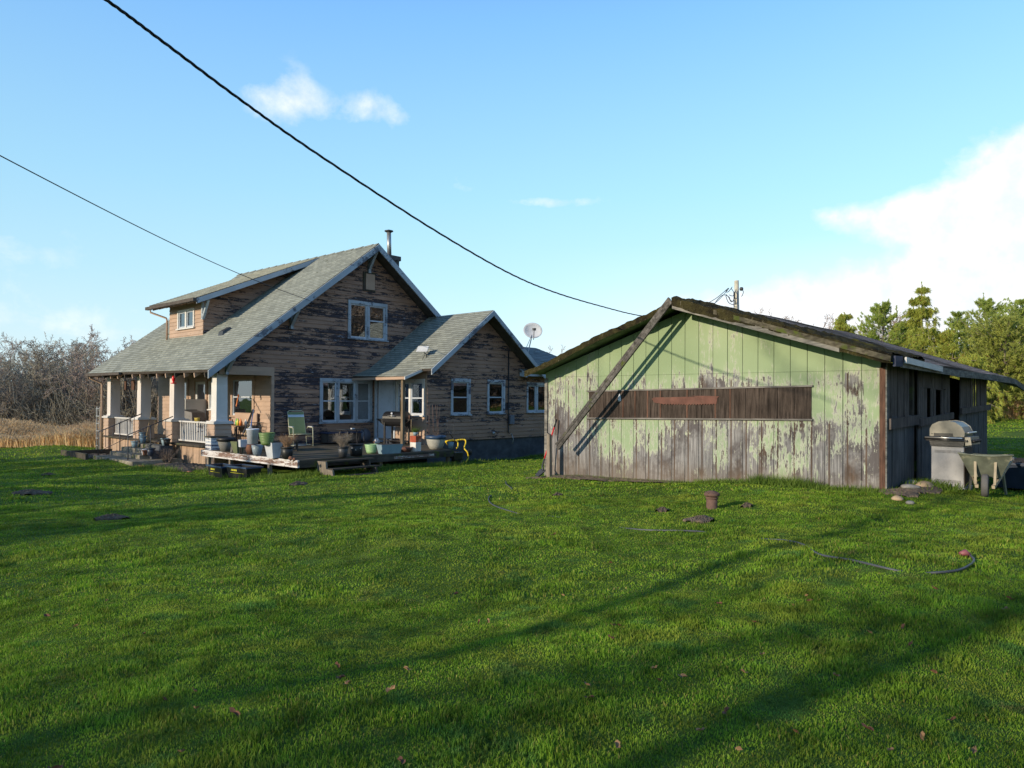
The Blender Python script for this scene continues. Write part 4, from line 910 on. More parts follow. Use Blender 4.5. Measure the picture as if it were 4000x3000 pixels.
# hose lying on the lawn
Z14 = lambda x, y: (1300 + x * 900 / 2212, 1600 + y * 900 / 2212); Z16 = lambda x, y: (2000 + x * 2000 / 2212, 1800 + y * 2000 / 2212)
def lawnpt(px, py, h=.012):
    zz = 0.
    for _ in range(6): p_ = PZ(px, py, zz + h); zz = Z(p_[0], p_[1])
    return Vector((p_[0], p_[1], zz + h))
def sm(pts, k=6):
    out = []; n = len(pts)
    for i in range(n - 1):
        p0, p1, p2, p3 = pts[max(i - 1, 0)], pts[i], pts[i + 1], pts[min(i + 2, n - 1)]
        for j in range(k):
            t = j / k; out.append(.5 * ((2 * p1) + (p2 - p0) * t + (2 * p0 - 5 * p1 + 4 * p2 - p3) * t * t + (3 * p1 - p0 - 3 * p2 + p3) * t ** 3))
    return out + [pts[-1]]
hp = [Z14(1660, 680), Z14(1665, 715), Z14(1720, 770), Z14(1590, 800), Z14(1500, 840), Z14(1530, 910), Z14(1750, 990), Z14(1880, 1008), Z16(180, 242), Z16(360, 275), Z16(560, 298), Z16(790, 304), Z16(930, 325), Z16(1060, 337), Z16(1190, 345), Z16(1270, 367), Z16(1330, 405), Z16(1480, 432), Z16(1650, 472), Z16(1740, 486), Z16(1830, 483), Z16(1930, 472), Z16(1985, 445), Z16(1995, 425), Z16(1978, 408)]
HH = [.0, .012, .0, -.03, .012, .014, .012, -.03, -.005, -.03, .008, .01, -.04, -.01, .012, .014, .016, .018, .005, -.03, .014, .02, .02, .02, .02]
P_ = sm([lawnpt(a, b, h_) for (a, b), h_ in zip(hp, HH)]); hz_ = thing('garden_hose', 'thin grey garden hose snaking across the lawn in front of the barn', 'hose', P_[-1])
AO[hz_.name] = P_[-1].copy()
m = M(); m.tube(P_, .011, 7); m.build('hose', 'hose_grey', hz_)
e = P_[-1]; e2 = lawnpt(*Z16(1935, 402), .03); m = M(); m.tube([e, e.lerp(e2, .5) + Vector((0, 0, .02)), e2], [.02, .032, .018], 8); m.build('nozzle', 'hose_pink', hz_)

# ------------------------------------------------------------------ gas grill and wheelbarrow at the barn side
gr = thing('gas_grill', 'tall grey cabinet gas grill with a domed steel lid at the barn side', 'grill', (14.5, 2.68, Z(14.5, 2.7)), R(-3)); gr.scale = (.86, .92, .93)
m = M(); m.box(-.31, .31, -.27, .27, .05, .80); cab = m.build('cabinet', 'grill_grey', gr, bevel=.012)
m = M(); m.box(-.33, .33, -.29, .29, -.03, .05); m.build('base', 'grill_grey', gr, bevel=.01)
m = M(); 
for zz in (.12, .67):
    for k in range(22): m.box(-.3125, -.3105, -.22 + k * .02, -.213 + k * .02, zz, zz + .055)
m.build('vent_slots', 'black_plastic', cab)
m = M(); m.box(-.30, .30, -.283, -.272, .08, .78); m.build('cabinet_door', 'plank_brown', cab)
m = M(); m.prism([(-.36, -.30, .93), (-.36, .30, .93), (-.36, .27, .80), (-.36, -.27, .80)], (.72, 0, 0)); m.build('firebox', 'grill_black', gr)
m = M(); m.prism([(-.34, -.30, .82), (-.34, -.40, .84), (-.34, -.38, .98), (-.34, -.29, .98)], (.68, 0, 0)); cp_ = m.build('control_panel', 'grill_steel', gr)
for k in range(5): m = M(lambda a, b, c: (a, -.40 - c, .905 + b)); m.lathe([(0, .04), (.028, .035), (.032, 0), (0, 0)], (-.24 + k * .12, 0, 0), 14); m.build('knob', 'black_plastic', cp_)
m = M(); prof = [(-.28, .98), (-.29, 1.06), (-.24, 1.17), (-.13, 1.25), (.0, 1.275), (.14, 1.26), (.25, 1.20), (.29, 1.12), (.29, .98)]
m.prism([(-.335, a, b) for a, b in prof], (.02, 0, 0)); m.prism([(.315, a, b) for a, b in prof], (.02, 0, 0)); m.prism([(-.315, a * .97, .98 + (b - .98) * .97) for a, b in prof], (.63, 0, 0))
lid = m.build('lid', 'grill_steel', gr)
m = M(); m.box(-.341, -.336, -.10, .22, .98, 1.04); m.lathe([(0, 0), (.012, 0), (.012, .01), (0, .01)], (-.34, .25, 1.02), 8); m.build('lid_trim', 'grill_black', lid)
m = M(); m.tube([(-.26, -.30, 1.05), (-.26, -.35, 1.06), (.26, -.35, 1.06), (.26, -.30, 1.05)], .014, 8); m.build('lid_handle', 'alu', lid)
m = M(); m.tube([(-.37, .38, .945), (-.37, -.28, .945)], .013, 8); m.tube([(-.40, .36, .925), (-.40, -.30, .915)], .013, 8); m.box(-.40, -.345, -.34, .34, .90, .93); m.build('side_shelf', 'grill_black', gr)
m = M(); m.tube([(-.375, .36, .955), (-.375, -.26, .955)], .014, 8); m.build('shelf_rail', 'alu', gr)
m = M(); m.box(.34, .62, -.26, .26, .93, .96); m.build('side_shelf', 'alu', gr)

wx, wy = 13.62, 2.05; wb = thing('wheelbarrow', 'old grey wheelbarrow standing on its wheel and legs beside the grill', 'wheelbarrow', (wx, wy, Z(wx, wy)), math.atan2(.11, 1.0))
# local +x runs from the wheel towards the handles
N_ = 9; ring = lambda hw, x, z, dip: [(x, hw * (2 * k / (N_ - 1) - 1), z - dip * math.cos((k / (N_ - 1) - .5) * math.pi)) for k in range(N_)]
f0 = ring(.37, 0, .69, .03); f1 = ring(.20, .2, .30, .0); b1 = ring(.17, .72, .28, 0); b0 = ring(.30, .98, .64, .02)
vs = f0 + f1 + b1 + b0; fs = [(r_ * N_ + k, r_ * N_ + k + 1, (r_ + 1) * N_ + k + 1, (r_ + 1) * N_ + k) for r_ in range(3) for k in range(N_ - 1)]
fs += [(0, N_, 2 * N_, 3 * N_), (N_ - 1, 4 * N_ - 1, 3 * N_ - 1, 2 * N_ - 1)]
m = M(); m.add(vs, fs); o_ = m.build('tray', 'barrow', wb, recalc=False); md = o_.modifiers.new('t', 'SOLIDIFY'); md.thickness = .012
m = M(); m.tube([Vector(p) for p in f0], .014, 6); m.tube([f0[0], b0[0]], .012, 6); m.tube([f0[-1], b0[-1]], .012, 6); m.build('tray_rim', 'barrow', wb)
m = M(lambda a, b, c: (a, c - .05, b)); m.lathe([(.12, .015), (.165, .0), (.185, .02), (.185, .08), (.165, .1), (.12, .085)], (.0, .185, 0), 24); wh = m.build('wheel', 'tyre', wb)
m = M(lambda a, b, c: (a, c - .05, b)); m.lathe([(.0, .03), (.12, .02), (.12, .08), (.0, .07)], (.0, .185, 0), 18); m.build('hub', 'metal_dark', wh)
for s in (-1, 1):
    m = M(); m.beam((-.04, s * .11, .17), (1.55, s * .33, .52), .045, .05); m.build('handle', 'barrow_wood', wb)
    m = M(); m.beam((-.02, s * .13, .2), (.08, s * .14, .58), .035, .035); m.build('brace', 'barrow_wood', wb)
    m = M(); m.beam((.72, s * .22, .34), (.82, s * .26, -.02), .03, .04); m.build('leg', 'metal_grey', wb)
    m = M(); m.box(1.50, 1.68, s * .335 - .028, s * .335 + .028, .50, .56); m.build('grip', 'hose_grey', wb)
bn = thing('plastic_bin', 'long dark blue bin lying on the grass behind the wheelbarrow', 'bin', (16.2, 1.75, Z(16.2, 1.75)), R(-8))
m = M(); m.frustum((0, 0), .65, .32, 0, .72, .40, .42); m.frustum((0, 0), .75, .43, .42, .75, .43, .46); m.build('tub', 'navy_plastic', bn); m = M(); m.box(-.66, .66, -.34, .34, .455, .47); m.build('contents', 'soil_pot', bn)
for i, (x, y, s, mt, lb) in enumerate(((13.62, 2.92, .13, 'stone_tan', 'rounded tan stone in the rubble at the barn corner'), (14.1, 3.0, .09, 'stone_tan', 'small pale stone close to the grill foot'), (13.3, 3.05, .11, 'stone_grey', 'jagged grey stone in the rubble at the barn corner'), (13.9, 3.15, .10, 'stone_grey', 'grey stone behind the rounded tan stone'), (12.25, 3.0, .07, 'stone_tan', 'small tan stone in the grass before the barn corner'), (12.0, 2.75, .06, 'stone_grey', 'flat grey stone sunk in the grass before the barn corner'))):
    bm = bmesh.new(); bmesh.ops.create_icosphere(bm, subdivisions=3, radius=s); r2 = random.Random(i)
    ph = [r2.uniform(0, 6) for _ in range(4)]
    for v_ in bm.verts: k = 1 + .12 * math.sin(v_.co.x * 25 + ph[0]) + .12 * math.sin(v_.co.y * 22 + ph[1]) + .08 * math.sin(v_.co.z * 40 + ph[2]); v_.co = Vector((v_.co.x * k * 1.25, v_.co.y * k, v_.co.z * k * .62))
    me = bpy.data.meshes.new('stone'); bm.to_mesh(me); bm.free(); me.materials.append(MATS[mt]); o = bpy.data.objects.new('stone', me); COL.objects.link(o); o.location = (x, y, Z(x, y) + s * .35); o.rotation_euler = (0, 0, i); props(o, lb, 'stone')
# bare soil patches: rubble strip at the barn, molehills in the lawn
def mound(name, x, y, rx, ry, h, label, seed, kind=None, cat='molehill', group=None):
    bm = bmesh.new(); n = 26; r2 = random.Random(seed); vs = {}; zb = Z(x, y)
    ph = [r2.uniform(0, 6.28) for _ in range(6)]
    xs = [(i / n * 2 - 1) for i in range(n + 1)]; G_ = gz(np.array([[x + rx * a for a in xs] for b in xs]), np.array([[y + ry * b for a in xs] for b in xs]))
    for j, b in enumerate(xs):
        for i, a in enumerate(xs):
            rr_ = math.hypot(a, b); t = math.atan2(b, a); e = 1 - rr_ * (1 + .18 * math.sin(3 * t + ph[0]) + .12 * math.sin(7 * t + ph[1]))
            hh = h * (max(0, e) ** .7) * (1 + .35 * r2.uniform(-1, 1)) if e > 0 else -.05
            vs[i, j] = bm.verts.new((rx * a, ry * b, float(G_[j, i]) - zb + hh + .02 * (e > 0)))
    for j in range(n):
        for i in range(n): bm.faces.new((vs[i, j], vs[i + 1, j], vs[i + 1, j + 1], vs[i, j + 1]))
    me = bpy.data.meshes.new(name); bm.to_mesh(me); bm.free(); me.materials.append(MATS['soil']); o = bpy.data.objects.new(name, me); COL.objects.link(o); o.location = (x, y, zb)
    return props(o, label, cat if not kind else None, group, kind)
Z15 = lambda x, y: (x * 2000 / 2212, 1800 + y * 2000 / 2212)
for i, (a, b, rx, lb) in enumerate(((135, 140, .42, 'wide dark molehill in the shade at the left edge of the lawn'), (480, 250, .30, 'flat dark molehill in the shaded lawn left of the deck stairs'), (1285, 103, .26, 'low molehill in front of the deck stairs'), (210, 62, .2, 'small molehill in the shaded lawn beyond the widest one'))):
    p_ = lawnpt(*Z15(a, b)); mound('molehill', p_.x, p_.y, rx * .8, rx * .5, .06, lb, i)
for i, (a, b, rx, lb) in enumerate(((815, 255, .34, 'broad dark molehill in front of the vent pipe'), (650, 215, .17, 'small molehill left of the vent pipe'), (1015, 195, .15, 'small molehill right of the vent pipe'), (195, 150, .14, 'small molehill near the left end of the barn'))):
    p_ = lawnpt(*Z16(a, b)); mound('molehill', p_.x, p_.y, rx * .75, rx * .5, .045, lb, i + 10)
for i, (x, y, rx, ry) in enumerate(((12.72, 9.6, .32, 1.3), (12.78, 8.0, .22, 1.2), (13.9, 2.95, .9, .35), (12.9, 3.1, .35, .3))):
    mound('bare_soil', x, y, rx, ry, .04, None, i + 20, 'stuff')['label'] = 'dry brown soil and litter at the foot of the barn wall'

# ------------------------------------------------------------------ pots and clutter on the deck
DZ0 = .053
def dp(px, py, z=DZ0): p_ = PZ(px, py, z); return (p_[0], p_[1], z)
z9 = lambda x, y: (800 + x * 500 / 2212, 1600 + y * 500 / 2212); z10 = lambda x, y: (1300 + x * 600 / 2212, 1550 + y * 600 / 2212); z4 = lambda x, y: (1100 + x * 700 / 2212, 1400 + y * 700 / 2212); z3 = lambda x, y: (700 + x * 600 / 1991, 1400 + y * 600 / 1991); z11 = lambda x, y: (300 + x * 550 / 2212, 1600 + y * 550 / 2212)
def pot(loc, h, r0, r1, body, label, rim=None, rimh=.05, prof=None, soil=True, name='plant_pot', cat='pot', n=28, ridges=0, group=None):
    t = thing(name, label, cat, loc, group=group)
    p = prof or [(r0 * .55, 0), (r0, .004), (r0 + (r1 - r0) * .55, h * .45), (r1, h)]
    if not prof and ridges:
        p = [(r0 * .55, 0)]; 
        for k in range(ridges): a = k / ridges; b = (k + 1) / ridges; ra = r0 + (r1 - r0) * a ** .7; rb_ = r0 + (r1 - r0) * b ** .7; p += [(ra, h * a), (rb_ + .006, h * (a + (b - a) * .8)), (rb_, h * b)]
    m = M(); m.lathe(p + [(p[-1][0] - .018, h), (p[-1][0] - .022, h * .82)], (0, 0, 0), n); m.build('body', body, t)
    if rim: m = M(); m.lathe([(r1 - .005, h - rimh), (r1 + .012, h - rimh), (r1 + .016, h + .005), (r1 - .025, h + .005), (r1 - .03, h - rimh * .6)], (0, 0, 0), n); m.build('rim', rim, t)
    if soil: m = M(); rs_ = p[-1][0] - .02; m.lathe([(0, h * .86 + .02), (rs_ * .5, h * .86 + .01), (rs_, h * .86)], (0, 0, 0), n); m.build('soil', 'soil_pot', t)
    return t
def twigs(t, name, z0, h, spread, n, mt, seed, r=.0022, curl=.5, base=.05):
    rs = np.random.RandomState(seed); m = M()
    for i in range(n):
        a = rs.uniform(0, 6.28); b = rs.uniform(0, base); p = Vector((b * math.cos(a), b * math.sin(a), z0)); a += rs.normal(0, .5)
        d = Vector((math.cos(a) * rs.uniform(0, spread) * 1.6, math.sin(a) * rs.uniform(0, spread) * 1.6, h * rs.uniform(.6, 1.1))); pts = [p]
        k = 5
        for j in range(k):
            t_ = (j + 1) / k; q_ = p + Vector((d.x * t_ ** 1.2, d.y * t_ ** 1.2, d.z * (t_ - .35 * curl * t_ * t_))) + Vector(rs.normal(0, .012, 3)); pts.append(q_)
        m.tube(pts, [r * (1.3 - .9 * j / k) for j in range(k + 1)], 3, caps=False)
        for _ in range(2):
            j = rs.randint(2, k); q_ = pts[j]; e = q_ + Vector(rs.normal(0, .055, 3)) + Vector((0, 0, .04)); m.tube([q_, e], [r * .7, r * .4], 3, caps=False)
    return m.build(name, mt, t, recalc=False)
pot(dp(*z9(370, 722)), .40, .15, .255, 'pot_stone', 'very large grey stone pot with a black rim at the left end of the deck', rim='black_plastic', rimh=.10)
t = thing('square_planter', 'square grey green flared planter beside the large stone pot', 'planter', dp(*z9(575, 750)), R(8)); m = M(); m.frustum((0, 0), .085, .085, 0, .15, .15, .33); m.build('body', 'pot_greygreen', t); m = M(); m.frustum((0, 0), .14, .14, .3305, .14, .14, .332); m.build('soil', 'soil_pot', t)
t = thing('wood_scrap', 'short pale wood offcut leaning against the square planter', 'wood scrap', dp(*z9(480, 745))); m = M(); m.beam((-.06, -.03, .0), (.02, .08, .20), .05, .02); m.build('offcut', 'post_grey', t)
t = thing('small_planter', 'small white trough planter raised on wooden legs', 'planter', dp(*z9(690, 770)), R(-10)); m = M(); m.frustum((0, 0), .14, .09, .20, .15, .10, .40); m.build('body', 'planter_white', t)
for a, b in ((-.1, -.06), (.1, -.06), (-.1, .06), (.1, .06)): m = M(); m.box(a - .015, a + .015, b - .015, b + .015, 0, .2); m.build('leg', 'wood_dark', t)
x, y, z = dp(*z9(785, 775)); pot((x, y, z), .27, .07, .10, 'terracotta', 'brown terracotta jar between the trough and the dimpled blue pot', prof=[(.05, 0), (.08, .01), (.12, .12), (.11, .2), (.085, .24), (.10, .27)])
x, y, z = dp(*z9(905, 795)); t = pot((x, y, z), .29, .09, .15, 'pot_dimple', 'dimpled blue grey pot near the middle of the white edge board')
m = M()
for k in range(4):
    for j in range(12): a = j / 12 * 6.283 + (k % 2) * .26; r_ = .098 + .012 * k; m.lathe([(0, .012), (.018, 0), (0, -.012)], (math.cos(a) * r_, math.sin(a) * r_, .06 + .055 * k), 6)
m.build('dimples', 'pot_dimple', t)
p_ = dp(*z9(1185, 832)); t = thing('trapezoid_planter', 'tall white tapered planter on the sunny edge of the deck', 'planter', p_, R(6)); m = M(); m.frustum((0, .0), .10, .12, 0, .17, .17, .40); m.build('body', 'planter_white', t); m = M(); m.frustum((0, 0), .16, .16, .4005, .16, .16, .402); m.build('soil', 'soil_pot', t)
p_ = dp(*z9(1425, 850)); t = pot(p_, .30, .12, .155, 'black_plastic', 'black nursery pot of dry brown stems at the deck corner', rim='black_plastic', rimh=.03); twigs(t, 'dry_stems', .28, .42, .20, 190, 'twig_dry', 1, curl=.8, base=.08)
p_ = dp(*z10(145, 868)); t = pot(p_, .27, .10, .14, 'metal_dark', 'dark pot of pale dead stems right of the deck stairs', rim='black_plastic', rimh=.03); twigs(t, 'dry_stems', .26, .48, .24, 190, 'bark_twig', 2, curl=.7, base=.07)
p_ = dp(*z10(338, 850)); t = pot(p_, .32, .155, .18, 'black_plastic', 'black pot with white spots beside the pot of dead stems', rim='black_plastic', rimh=.03)
m = M(); [m.lathe([(0, .012), (.022, .005), (.026, 0), (.022, -.005), (0, -.012)], (math.cos(a) * .17, math.sin(a) * .17, .18 + dz_), 10, ax=(.5, .5)) for a, dz_ in ((3.35, .03), (4.0, -.01), (4.75, .03))]; m.build('spots', 'marble_spots', t); twigs(t, 'stems', .28, .30, .05, 5, 'twig_dark', 9)
p_ = dp(*z10(555, 815)); pot(p_, .26, .115, .185, 'pot_mint', 'pale green ridged pot in the row on the deck edge', ridges=4)
p_ = dp(*z10(818, 815)); t = thing('trough_planter', 'long blue grey trough planter in the middle of the deck edge row', 'planter', p_, R(-4)); m = M(); m.frustum((0, 0), .30, .10, 0, .36, .14, .26); m.build('body', 'pot_greyblue', t); m = M(); m.frustum((0, 0), .34, .12, .2605, .34, .12, .262); m.build('soil', 'soil_pot', t)
t = thing('slatted_bucket', 'small grey bucket at the left end of the long trough planter', 'bucket', dp(*z10(700, 805))); m = M(); m.lathe([(.05, 0), (.08, .0), (.11, .24), (.10, .24), (.09, .2)], (0, 0, 0), 20); m.build('body', 'pot_greyblue', t)
p_ = dp(*z10(1050, 790)); pot(p_, .14, .10, .20, 'terra_dark', 'shallow dark terracotta bowl between the trough and the glazed block', prof=[(.09, 0), (.12, 0), (.19, .08), (.20, .14)])
p_ = dp(*z10(1192, 785)); t = thing('glazed_block', 'tall square glazed pedestal, red above and white below, on the deck edge', 'pedestal', p_, R(12)); m = M(); m.box(-.13, .13, -.11, .11, 0, .27); m.build('lower_part', 'glaze_white', t, bevel=.01); m = M(); m.box(-.13, .13, -.11, .11, .272, .46); m.build('upper_part', 'glaze_red', t, bevel=.01)
t2 = pot((p_[0], p_[1] + .01, p_[2] + .462), .10, .05, .075, 'pot_greyblue', 'tiny blue grey pot standing on the glazed pedestal'); twigs(t2, 'plant', .09, .13, .08, 40, 'weed', 5, r=.004)
p_ = dp(*z10(1484, 755)); t = pot(p_, .42, .19, .30, 'pot_cream', 'biggest pot, cream with a dark blue rim, at the right end of the deck', rim='navy_rim', rimh=.10, prof=[(.15, 0), (.19, .01), (.255, .14), (.29, .28), (.30, .42)]); twigs(t, 'stems', .38, .30, .12, 22, 'twig_dark', 3)
m = M(); [m.tube([(x_, .1 + .02 * k, .36), (x_ * 1.3, .1, .36 + 1.0)], .004, 4) for k, x_ in enumerate((-.18, -.05, .12, .2))]; m.tube([(-.22, .1, .75), (.24, .1, .75)], .003, 4); m.build('canes', 'twig_dark', t)
p_ = dp(*z10(1695, 748)); t = pot(p_, .21, .07, .105, 'pot_greyblue', 'small blue grey pot at the right corner of the deck'); m = M(); [m.tube([(x_, 0, .18), (x_ * 1.9, 0, .98)], .004, 4) for x_ in (-.09, .09)]; [m.tube([(-.1 - .03 * k, 0, .38 + k * .2), (.1 + .03 * k, 0, .38 + k * .2)], .003, 4) for k in range(3)]; m.build('trellis', 'metal_dark', t)
pot(dp(*z10(1268, 665), .08), .26, .11, .17, 'navy_plastic', 'dark blue pot behind the glazed pedestal')
t = thing('trellis', 'thin leaning wire trellis behind the biggest pot', 'trellis', (15.35, 17.2, DZ0)); m = M(); [m.tube([(x_, 0, 0), (x_ * .5, .1, 1.35)], .006, 4) for x_ in (-.25, 0, .25)]; [m.tube([(-.24 + .03 * k, .03 * k, .35 + .3 * k), (.24 - .03 * k, .03 * k, .35 + .3 * k)], .005, 4) for k in range(3)]; m.build('wires', 'rust_iron', t)
for (a, b), s, lb in ((z9(1500, 868), .06, 'rust orange lump of broken pot at the deck corner'), (z9(1565, 880), .045, 'smaller rust orange lump beside the broken pot lump')):
    m = M(); r2 = random.Random(s); [m.lathe([(0, -q_), (q_, 0), (q_ * .6, q_), (0, q_ * 1.1)], (r2.uniform(-s, s), r2.uniform(-s, s), s * .5), 7, smooth=False) for q_ in (s, s * .7, s * .6)]; o = m.build('pot_shard', 'terracotta', origin=(0, 0, 0)); o.location = dp(a, b); props(o, lb, 'shard')
# upturned stand with bucket and lime pot behind
bx = thing('storage_chest', 'old white slatted box with a dark lid by the porch corner post', 'chest', (10.0, 21.0, DZ0)); 
m = M(); m.box(-.24, .24, -.16, .20, 0, .36); b_ = m.build('body', 'trim_white', bx); m = M(); m.box(-.27, .27, -.19, .23, .362, .40); m.build('lid', 'wood_dark', bx); m = M(); [m.box(-.242 - .004, -.242, -.16, .20, .06 + k * .1, .10 + k * .1) for k in range(3)]; [m.box(-.24, .24, -.165, -.161, .05 + k * .1, .10 + k * .1) for k in range(3)]; m.build('slats', 'paint_white', b_)
t = thing('plant_stand', 'low dark wooden stand carrying the white bucket and the lime pot', 'stand', (10.75, 19.6, DZ0), R(0))
m = M(); m.box(-.3, .65, -.9, .15, .30, .335); m.build('top', 'wood_dark', t)
for a, b in ((-.25, .1), (.6, .1), (-.25, -.85), (.6, -.85)): m = M(); m.box(a - .025, a + .025, b - .025, b + .025, 0, .30); m.build('leg', 'wood_dark', t)
def at_z(px, py, zz): p_ = PZ(px, py, zz); return (p_[0], p_[1], zz)
p_ = at_z(*z9(825, 590), .39); t = thing('bucket', 'tall white plastic bucket on the low stand', 'bucket', p_); m = M(); m.lathe([(0, 0), (.135, 0), (.155, .36), (.165, .365), (.165, .40), (.15, .40), (.145, .3)], (0, 0, 0), 28); m.build('body', 'bucket_white', t)
m = M(); m.tube([(-.16, 0, .37)] + [(-.16 * math.cos(a), -.16 * math.sin(a), .37 - .09 * math.sin(a)) for a in np.linspace(0, 3.14, 12)], .004, 5); m.build('handle', 'metal_grey', t)
p_ = at_z(*z9(1072, 612), .39); pot(p_, .32, .12, .20, 'pot_lime', 'lime green ridged bowl pot on the low stand beside the bucket', ridges=5)
# clutter in the porch corner: work table with bottles, brooms and poles
t = thing('work_table', 'rough wooden work table with bottles inside the porch corner', 'table', (11.5, 22.85, .12)); m = M(); m.box(-.35, .42, -.75, .75, .54, .58); m.build('tabletop', 'twig_dry', t)
for a, b in ((-.3, -.7), (.38, -.7), (-.3, .7), (.38, .7)): m = M(); m.box(a - .03, a + .03, b - .03, b + .03, 0, .54); m.build('leg', 'wood_dark', t)
m = M(); m.box(.38, .42, -.75, .75, .58, .98); m.build('back_rail', 'siding_fresh', t)
BT = [('bottle_orange', -.1, -.7, 'orange spray bottle at the left of the work table'), ('bottle_green', .0, -.35, 'green bottle on the work table'), ('bottle_blue', .05, -.2, 'big blue white bottle in the middle of the work table'), ('bottle_yellow', .1, -.05, 'yellow and green bottle right of the blue bottle'), ('bottle_white', .0, .1, 'white bottle on the work table behind the blue one'), ('bottle_orange', .2, .25, 'orange topped bottle at the far end of the work table'), ('terra_dark', .1, .4, 'dark brown bottle at the far end of the work table')]
BX = [(845, 1668), (872, 1662), (930, 1662), (945, 1660), (915, 1664), (960, 1660), (888, 1664)]
for (mt, _, _, lb), (bx_, by_) in zip(BT, [(895, 1668), (918, 1664), (930, 1663), (941, 1661), (951, 1662), (960, 1660), (908, 1666)]):
    q = PX(bx_, by_, 11.45); q = (11.45 + .1 * math.sin(bx_), min(max(q[1], 22.15), 23.55), .702)
    m = M(); s = rnd.uniform(.9, 1.2); m.lathe([(0, 0), (.045, 0), (.048, .12 * s), (.02, .17 * s), (.018, .21 * s), (0, .215 * s)], (0, 0, 0), 14); o = m.build('bottle', mt, origin=(0, 0, 0)); o.location = q; props(o, lb, 'bottle')
def pole(px0, py0, px1, py1, X0, X1, r, mt, name, label, cat, head=None):
    a = Vector(PX(px0, py0, X0)); b = Vector(PX(px1, py1, X1)); t = thing(name, label, cat, a, local=False); m = M(); m.tube([a, b], r, 7); m.build('handle', mt, t)
    if head: m = M(); d = (b - a).normalized(); m.tube([a, a + d * .03, a + d * .22, a + d * .26], [.10, .09, .03, .02], 8); m.build('head', head, t)
    return t
pole(*z9(650, 440), *z9(830, 0), 10.75, 11.5, .018, 'metal_dark', 'broom', 'dark broom pole leaning across the porch window', 'broom')
pole(*z9(690, 450), *z9(825, 40), 10.85, 11.5, .018, 'tool_handle', 'rake', 'brown rake pole leaning beside the dark broom pole', 'rake')
pole(*z9(780, 360), *z9(845, 0), 11.0, 11.6, .014, 'bottle_blue', 'mop', 'blue handled mop leaning at the right of the poles', 'mop', 'bottle_white')
pole(*z3(740, 620), *z3(770, 470), 11.2, 11.5, .02, 'bottle_orange', 'windsock', 'striped orange pole leaning left of the porch window', 'pole')
t = thing('wire_basket', 'dark wire basket leaning at the porch wall corner', 'basket', (11.75, 21.9, .13)); m = M(); [m.lathe([(.14 + .03 * k, .12 * k), (.145 + .03 * k, .12 * k + .012)], (0, 0, .3), 16) for k in range(4)]; [m.tube([(.14 * math.cos(a), .14 * math.sin(a), .3), (.23 * math.cos(a), .23 * math.sin(a), .66)], .005, 4) for a in np.linspace(0, 6, 14)]; m.lathe([(.0, 0), (.16, 0), (.2, .3), (.18, .3)], (0, 0, 0), 16); m.build('basket', 'metal_dark', t)
# reclining strap chair
cx = PY(*z9(1640, 590), 20.55); t = thing('patio_chair', 'green strap patio rocker with one white band against the peeling wall', 'chair', (cx[0], 20.55, DZ0), R(-12))
def strap(nm, mt, z0, y0, z1, y1, t=t): m = M(); m.box(-.25, .25, 0, 0, 0, 0); return m
fr1 = M()
for s in (-1, 1):
    fr1.tube([(s * .27, -.28, .40), (s * .27, .18, .36), (s * .26, .42, 1.10)], .013, 7)
fr1.tube([(-.26, .42, 1.10), (-.2, .43, 1.14), (.2, .43, 1.14), (.26, .42, 1.10)], .013, 7); fr1.tube([(-.27, -.28, .40), (.27, -.28, .40)], .013, 7); fr1.build('seat_frame', 'chair_frame', t)
for s in (-1, 1):
    m = M(); m.tube([(s * .32, -.34, .06), (s * .32, -.30, .60), (s * .32, .12, .62), (s * .31, .20, .56)], .013, 7); m.tube([(s * .32, -.36, .04), (s * .32, .25, .04), (s * .32, .30, .30), (s * .32, -.3, .33)], .012, 7); m.tube([(s * .32, .1, .33), (s * .29, .1, .39)], .01, 6); m.build('side_frame', 'chair_frame', t)
    m = M(); m.box(s * .32 - .025, s * .32 + .025, -.28, .1, .622, .645); m.build('armrest', 'planter_white', t, bevel=.006)
m = M(); m.tube([(-.32, .25, .05), (.32, .25, .05)], .012, 6); m.tube([(-.32, -.3, .05), (.32, -.3, .05)], .012, 6); m.build('rocker_base', 'alu', t)
for k in range(17):
    f = .06 + k * .055; y = .18 + .24 * f; z = .36 + .74 * f; m = M(); m.hexa([(-.262, y - .012, z), (.262, y - .012, z), (.262, y + .006, z - .004), (-.262, y + .006, z - .004), (-.262, y - .001, z + .036), (.262, y - .001, z + .036), (.262, y + .015, z + .036), (-.262, y + .015, z + .036)]); m.build('strap', 'strap_white' if k in (13, 14) else 'strap_green', t)
for k in range(8):
    y = -.26 + k * .055; z = .405 - k * .005; m = M(); m.box(-.262, .262, y, y + .04, z, z + .01); m.build('strap', 'strap_green', t)
t = thing('storage_bench', 'low dark blue covered bench along the wall under the triple window', 'bench', (14.35, 20.95, DZ0)); m = M(); m.box(-.62, .72, -.22, .22, .04, .34); m.build('body', 'soffit_dark', t); m = M(); m.box(-.66, .76, -.26, .26, .342, .39); m.build('cover', 'tarp_blue', t, bevel=.02)
cx = PY(*z4(870, 1000), 20.1); t = thing('patio_table', 'small black metal patio table with curved legs under the triple window', 'table', (cx[0], 20.1, DZ0)); m = M(); m.box(-.46, .46, -.28, .28, .50, .52); m.build('tabletop', 'metal_dark', t, bevel=.01)
for a, b in ((-.36, -.22), (.36, -.22), (-.36, .22), (.36, .22)): m = M(); m.tube([(a * .8, b * .8, .5), (a * .98, b, .4), (a * .9, b * .9, .2), (a * 1.05, b, 0)], .014, 7); m.build('leg', 'metal_dark', t)
o = M(); o.box(-.06, .06, -.04, .04, 0, .04); o = o.build('tissue_box', 'planter_white', origin=(0, 0, 0)); o.location = (cx[0] - .05, 20.0, DZ0 + .522); props(o, 'small white box lying on the black patio table', 'box')
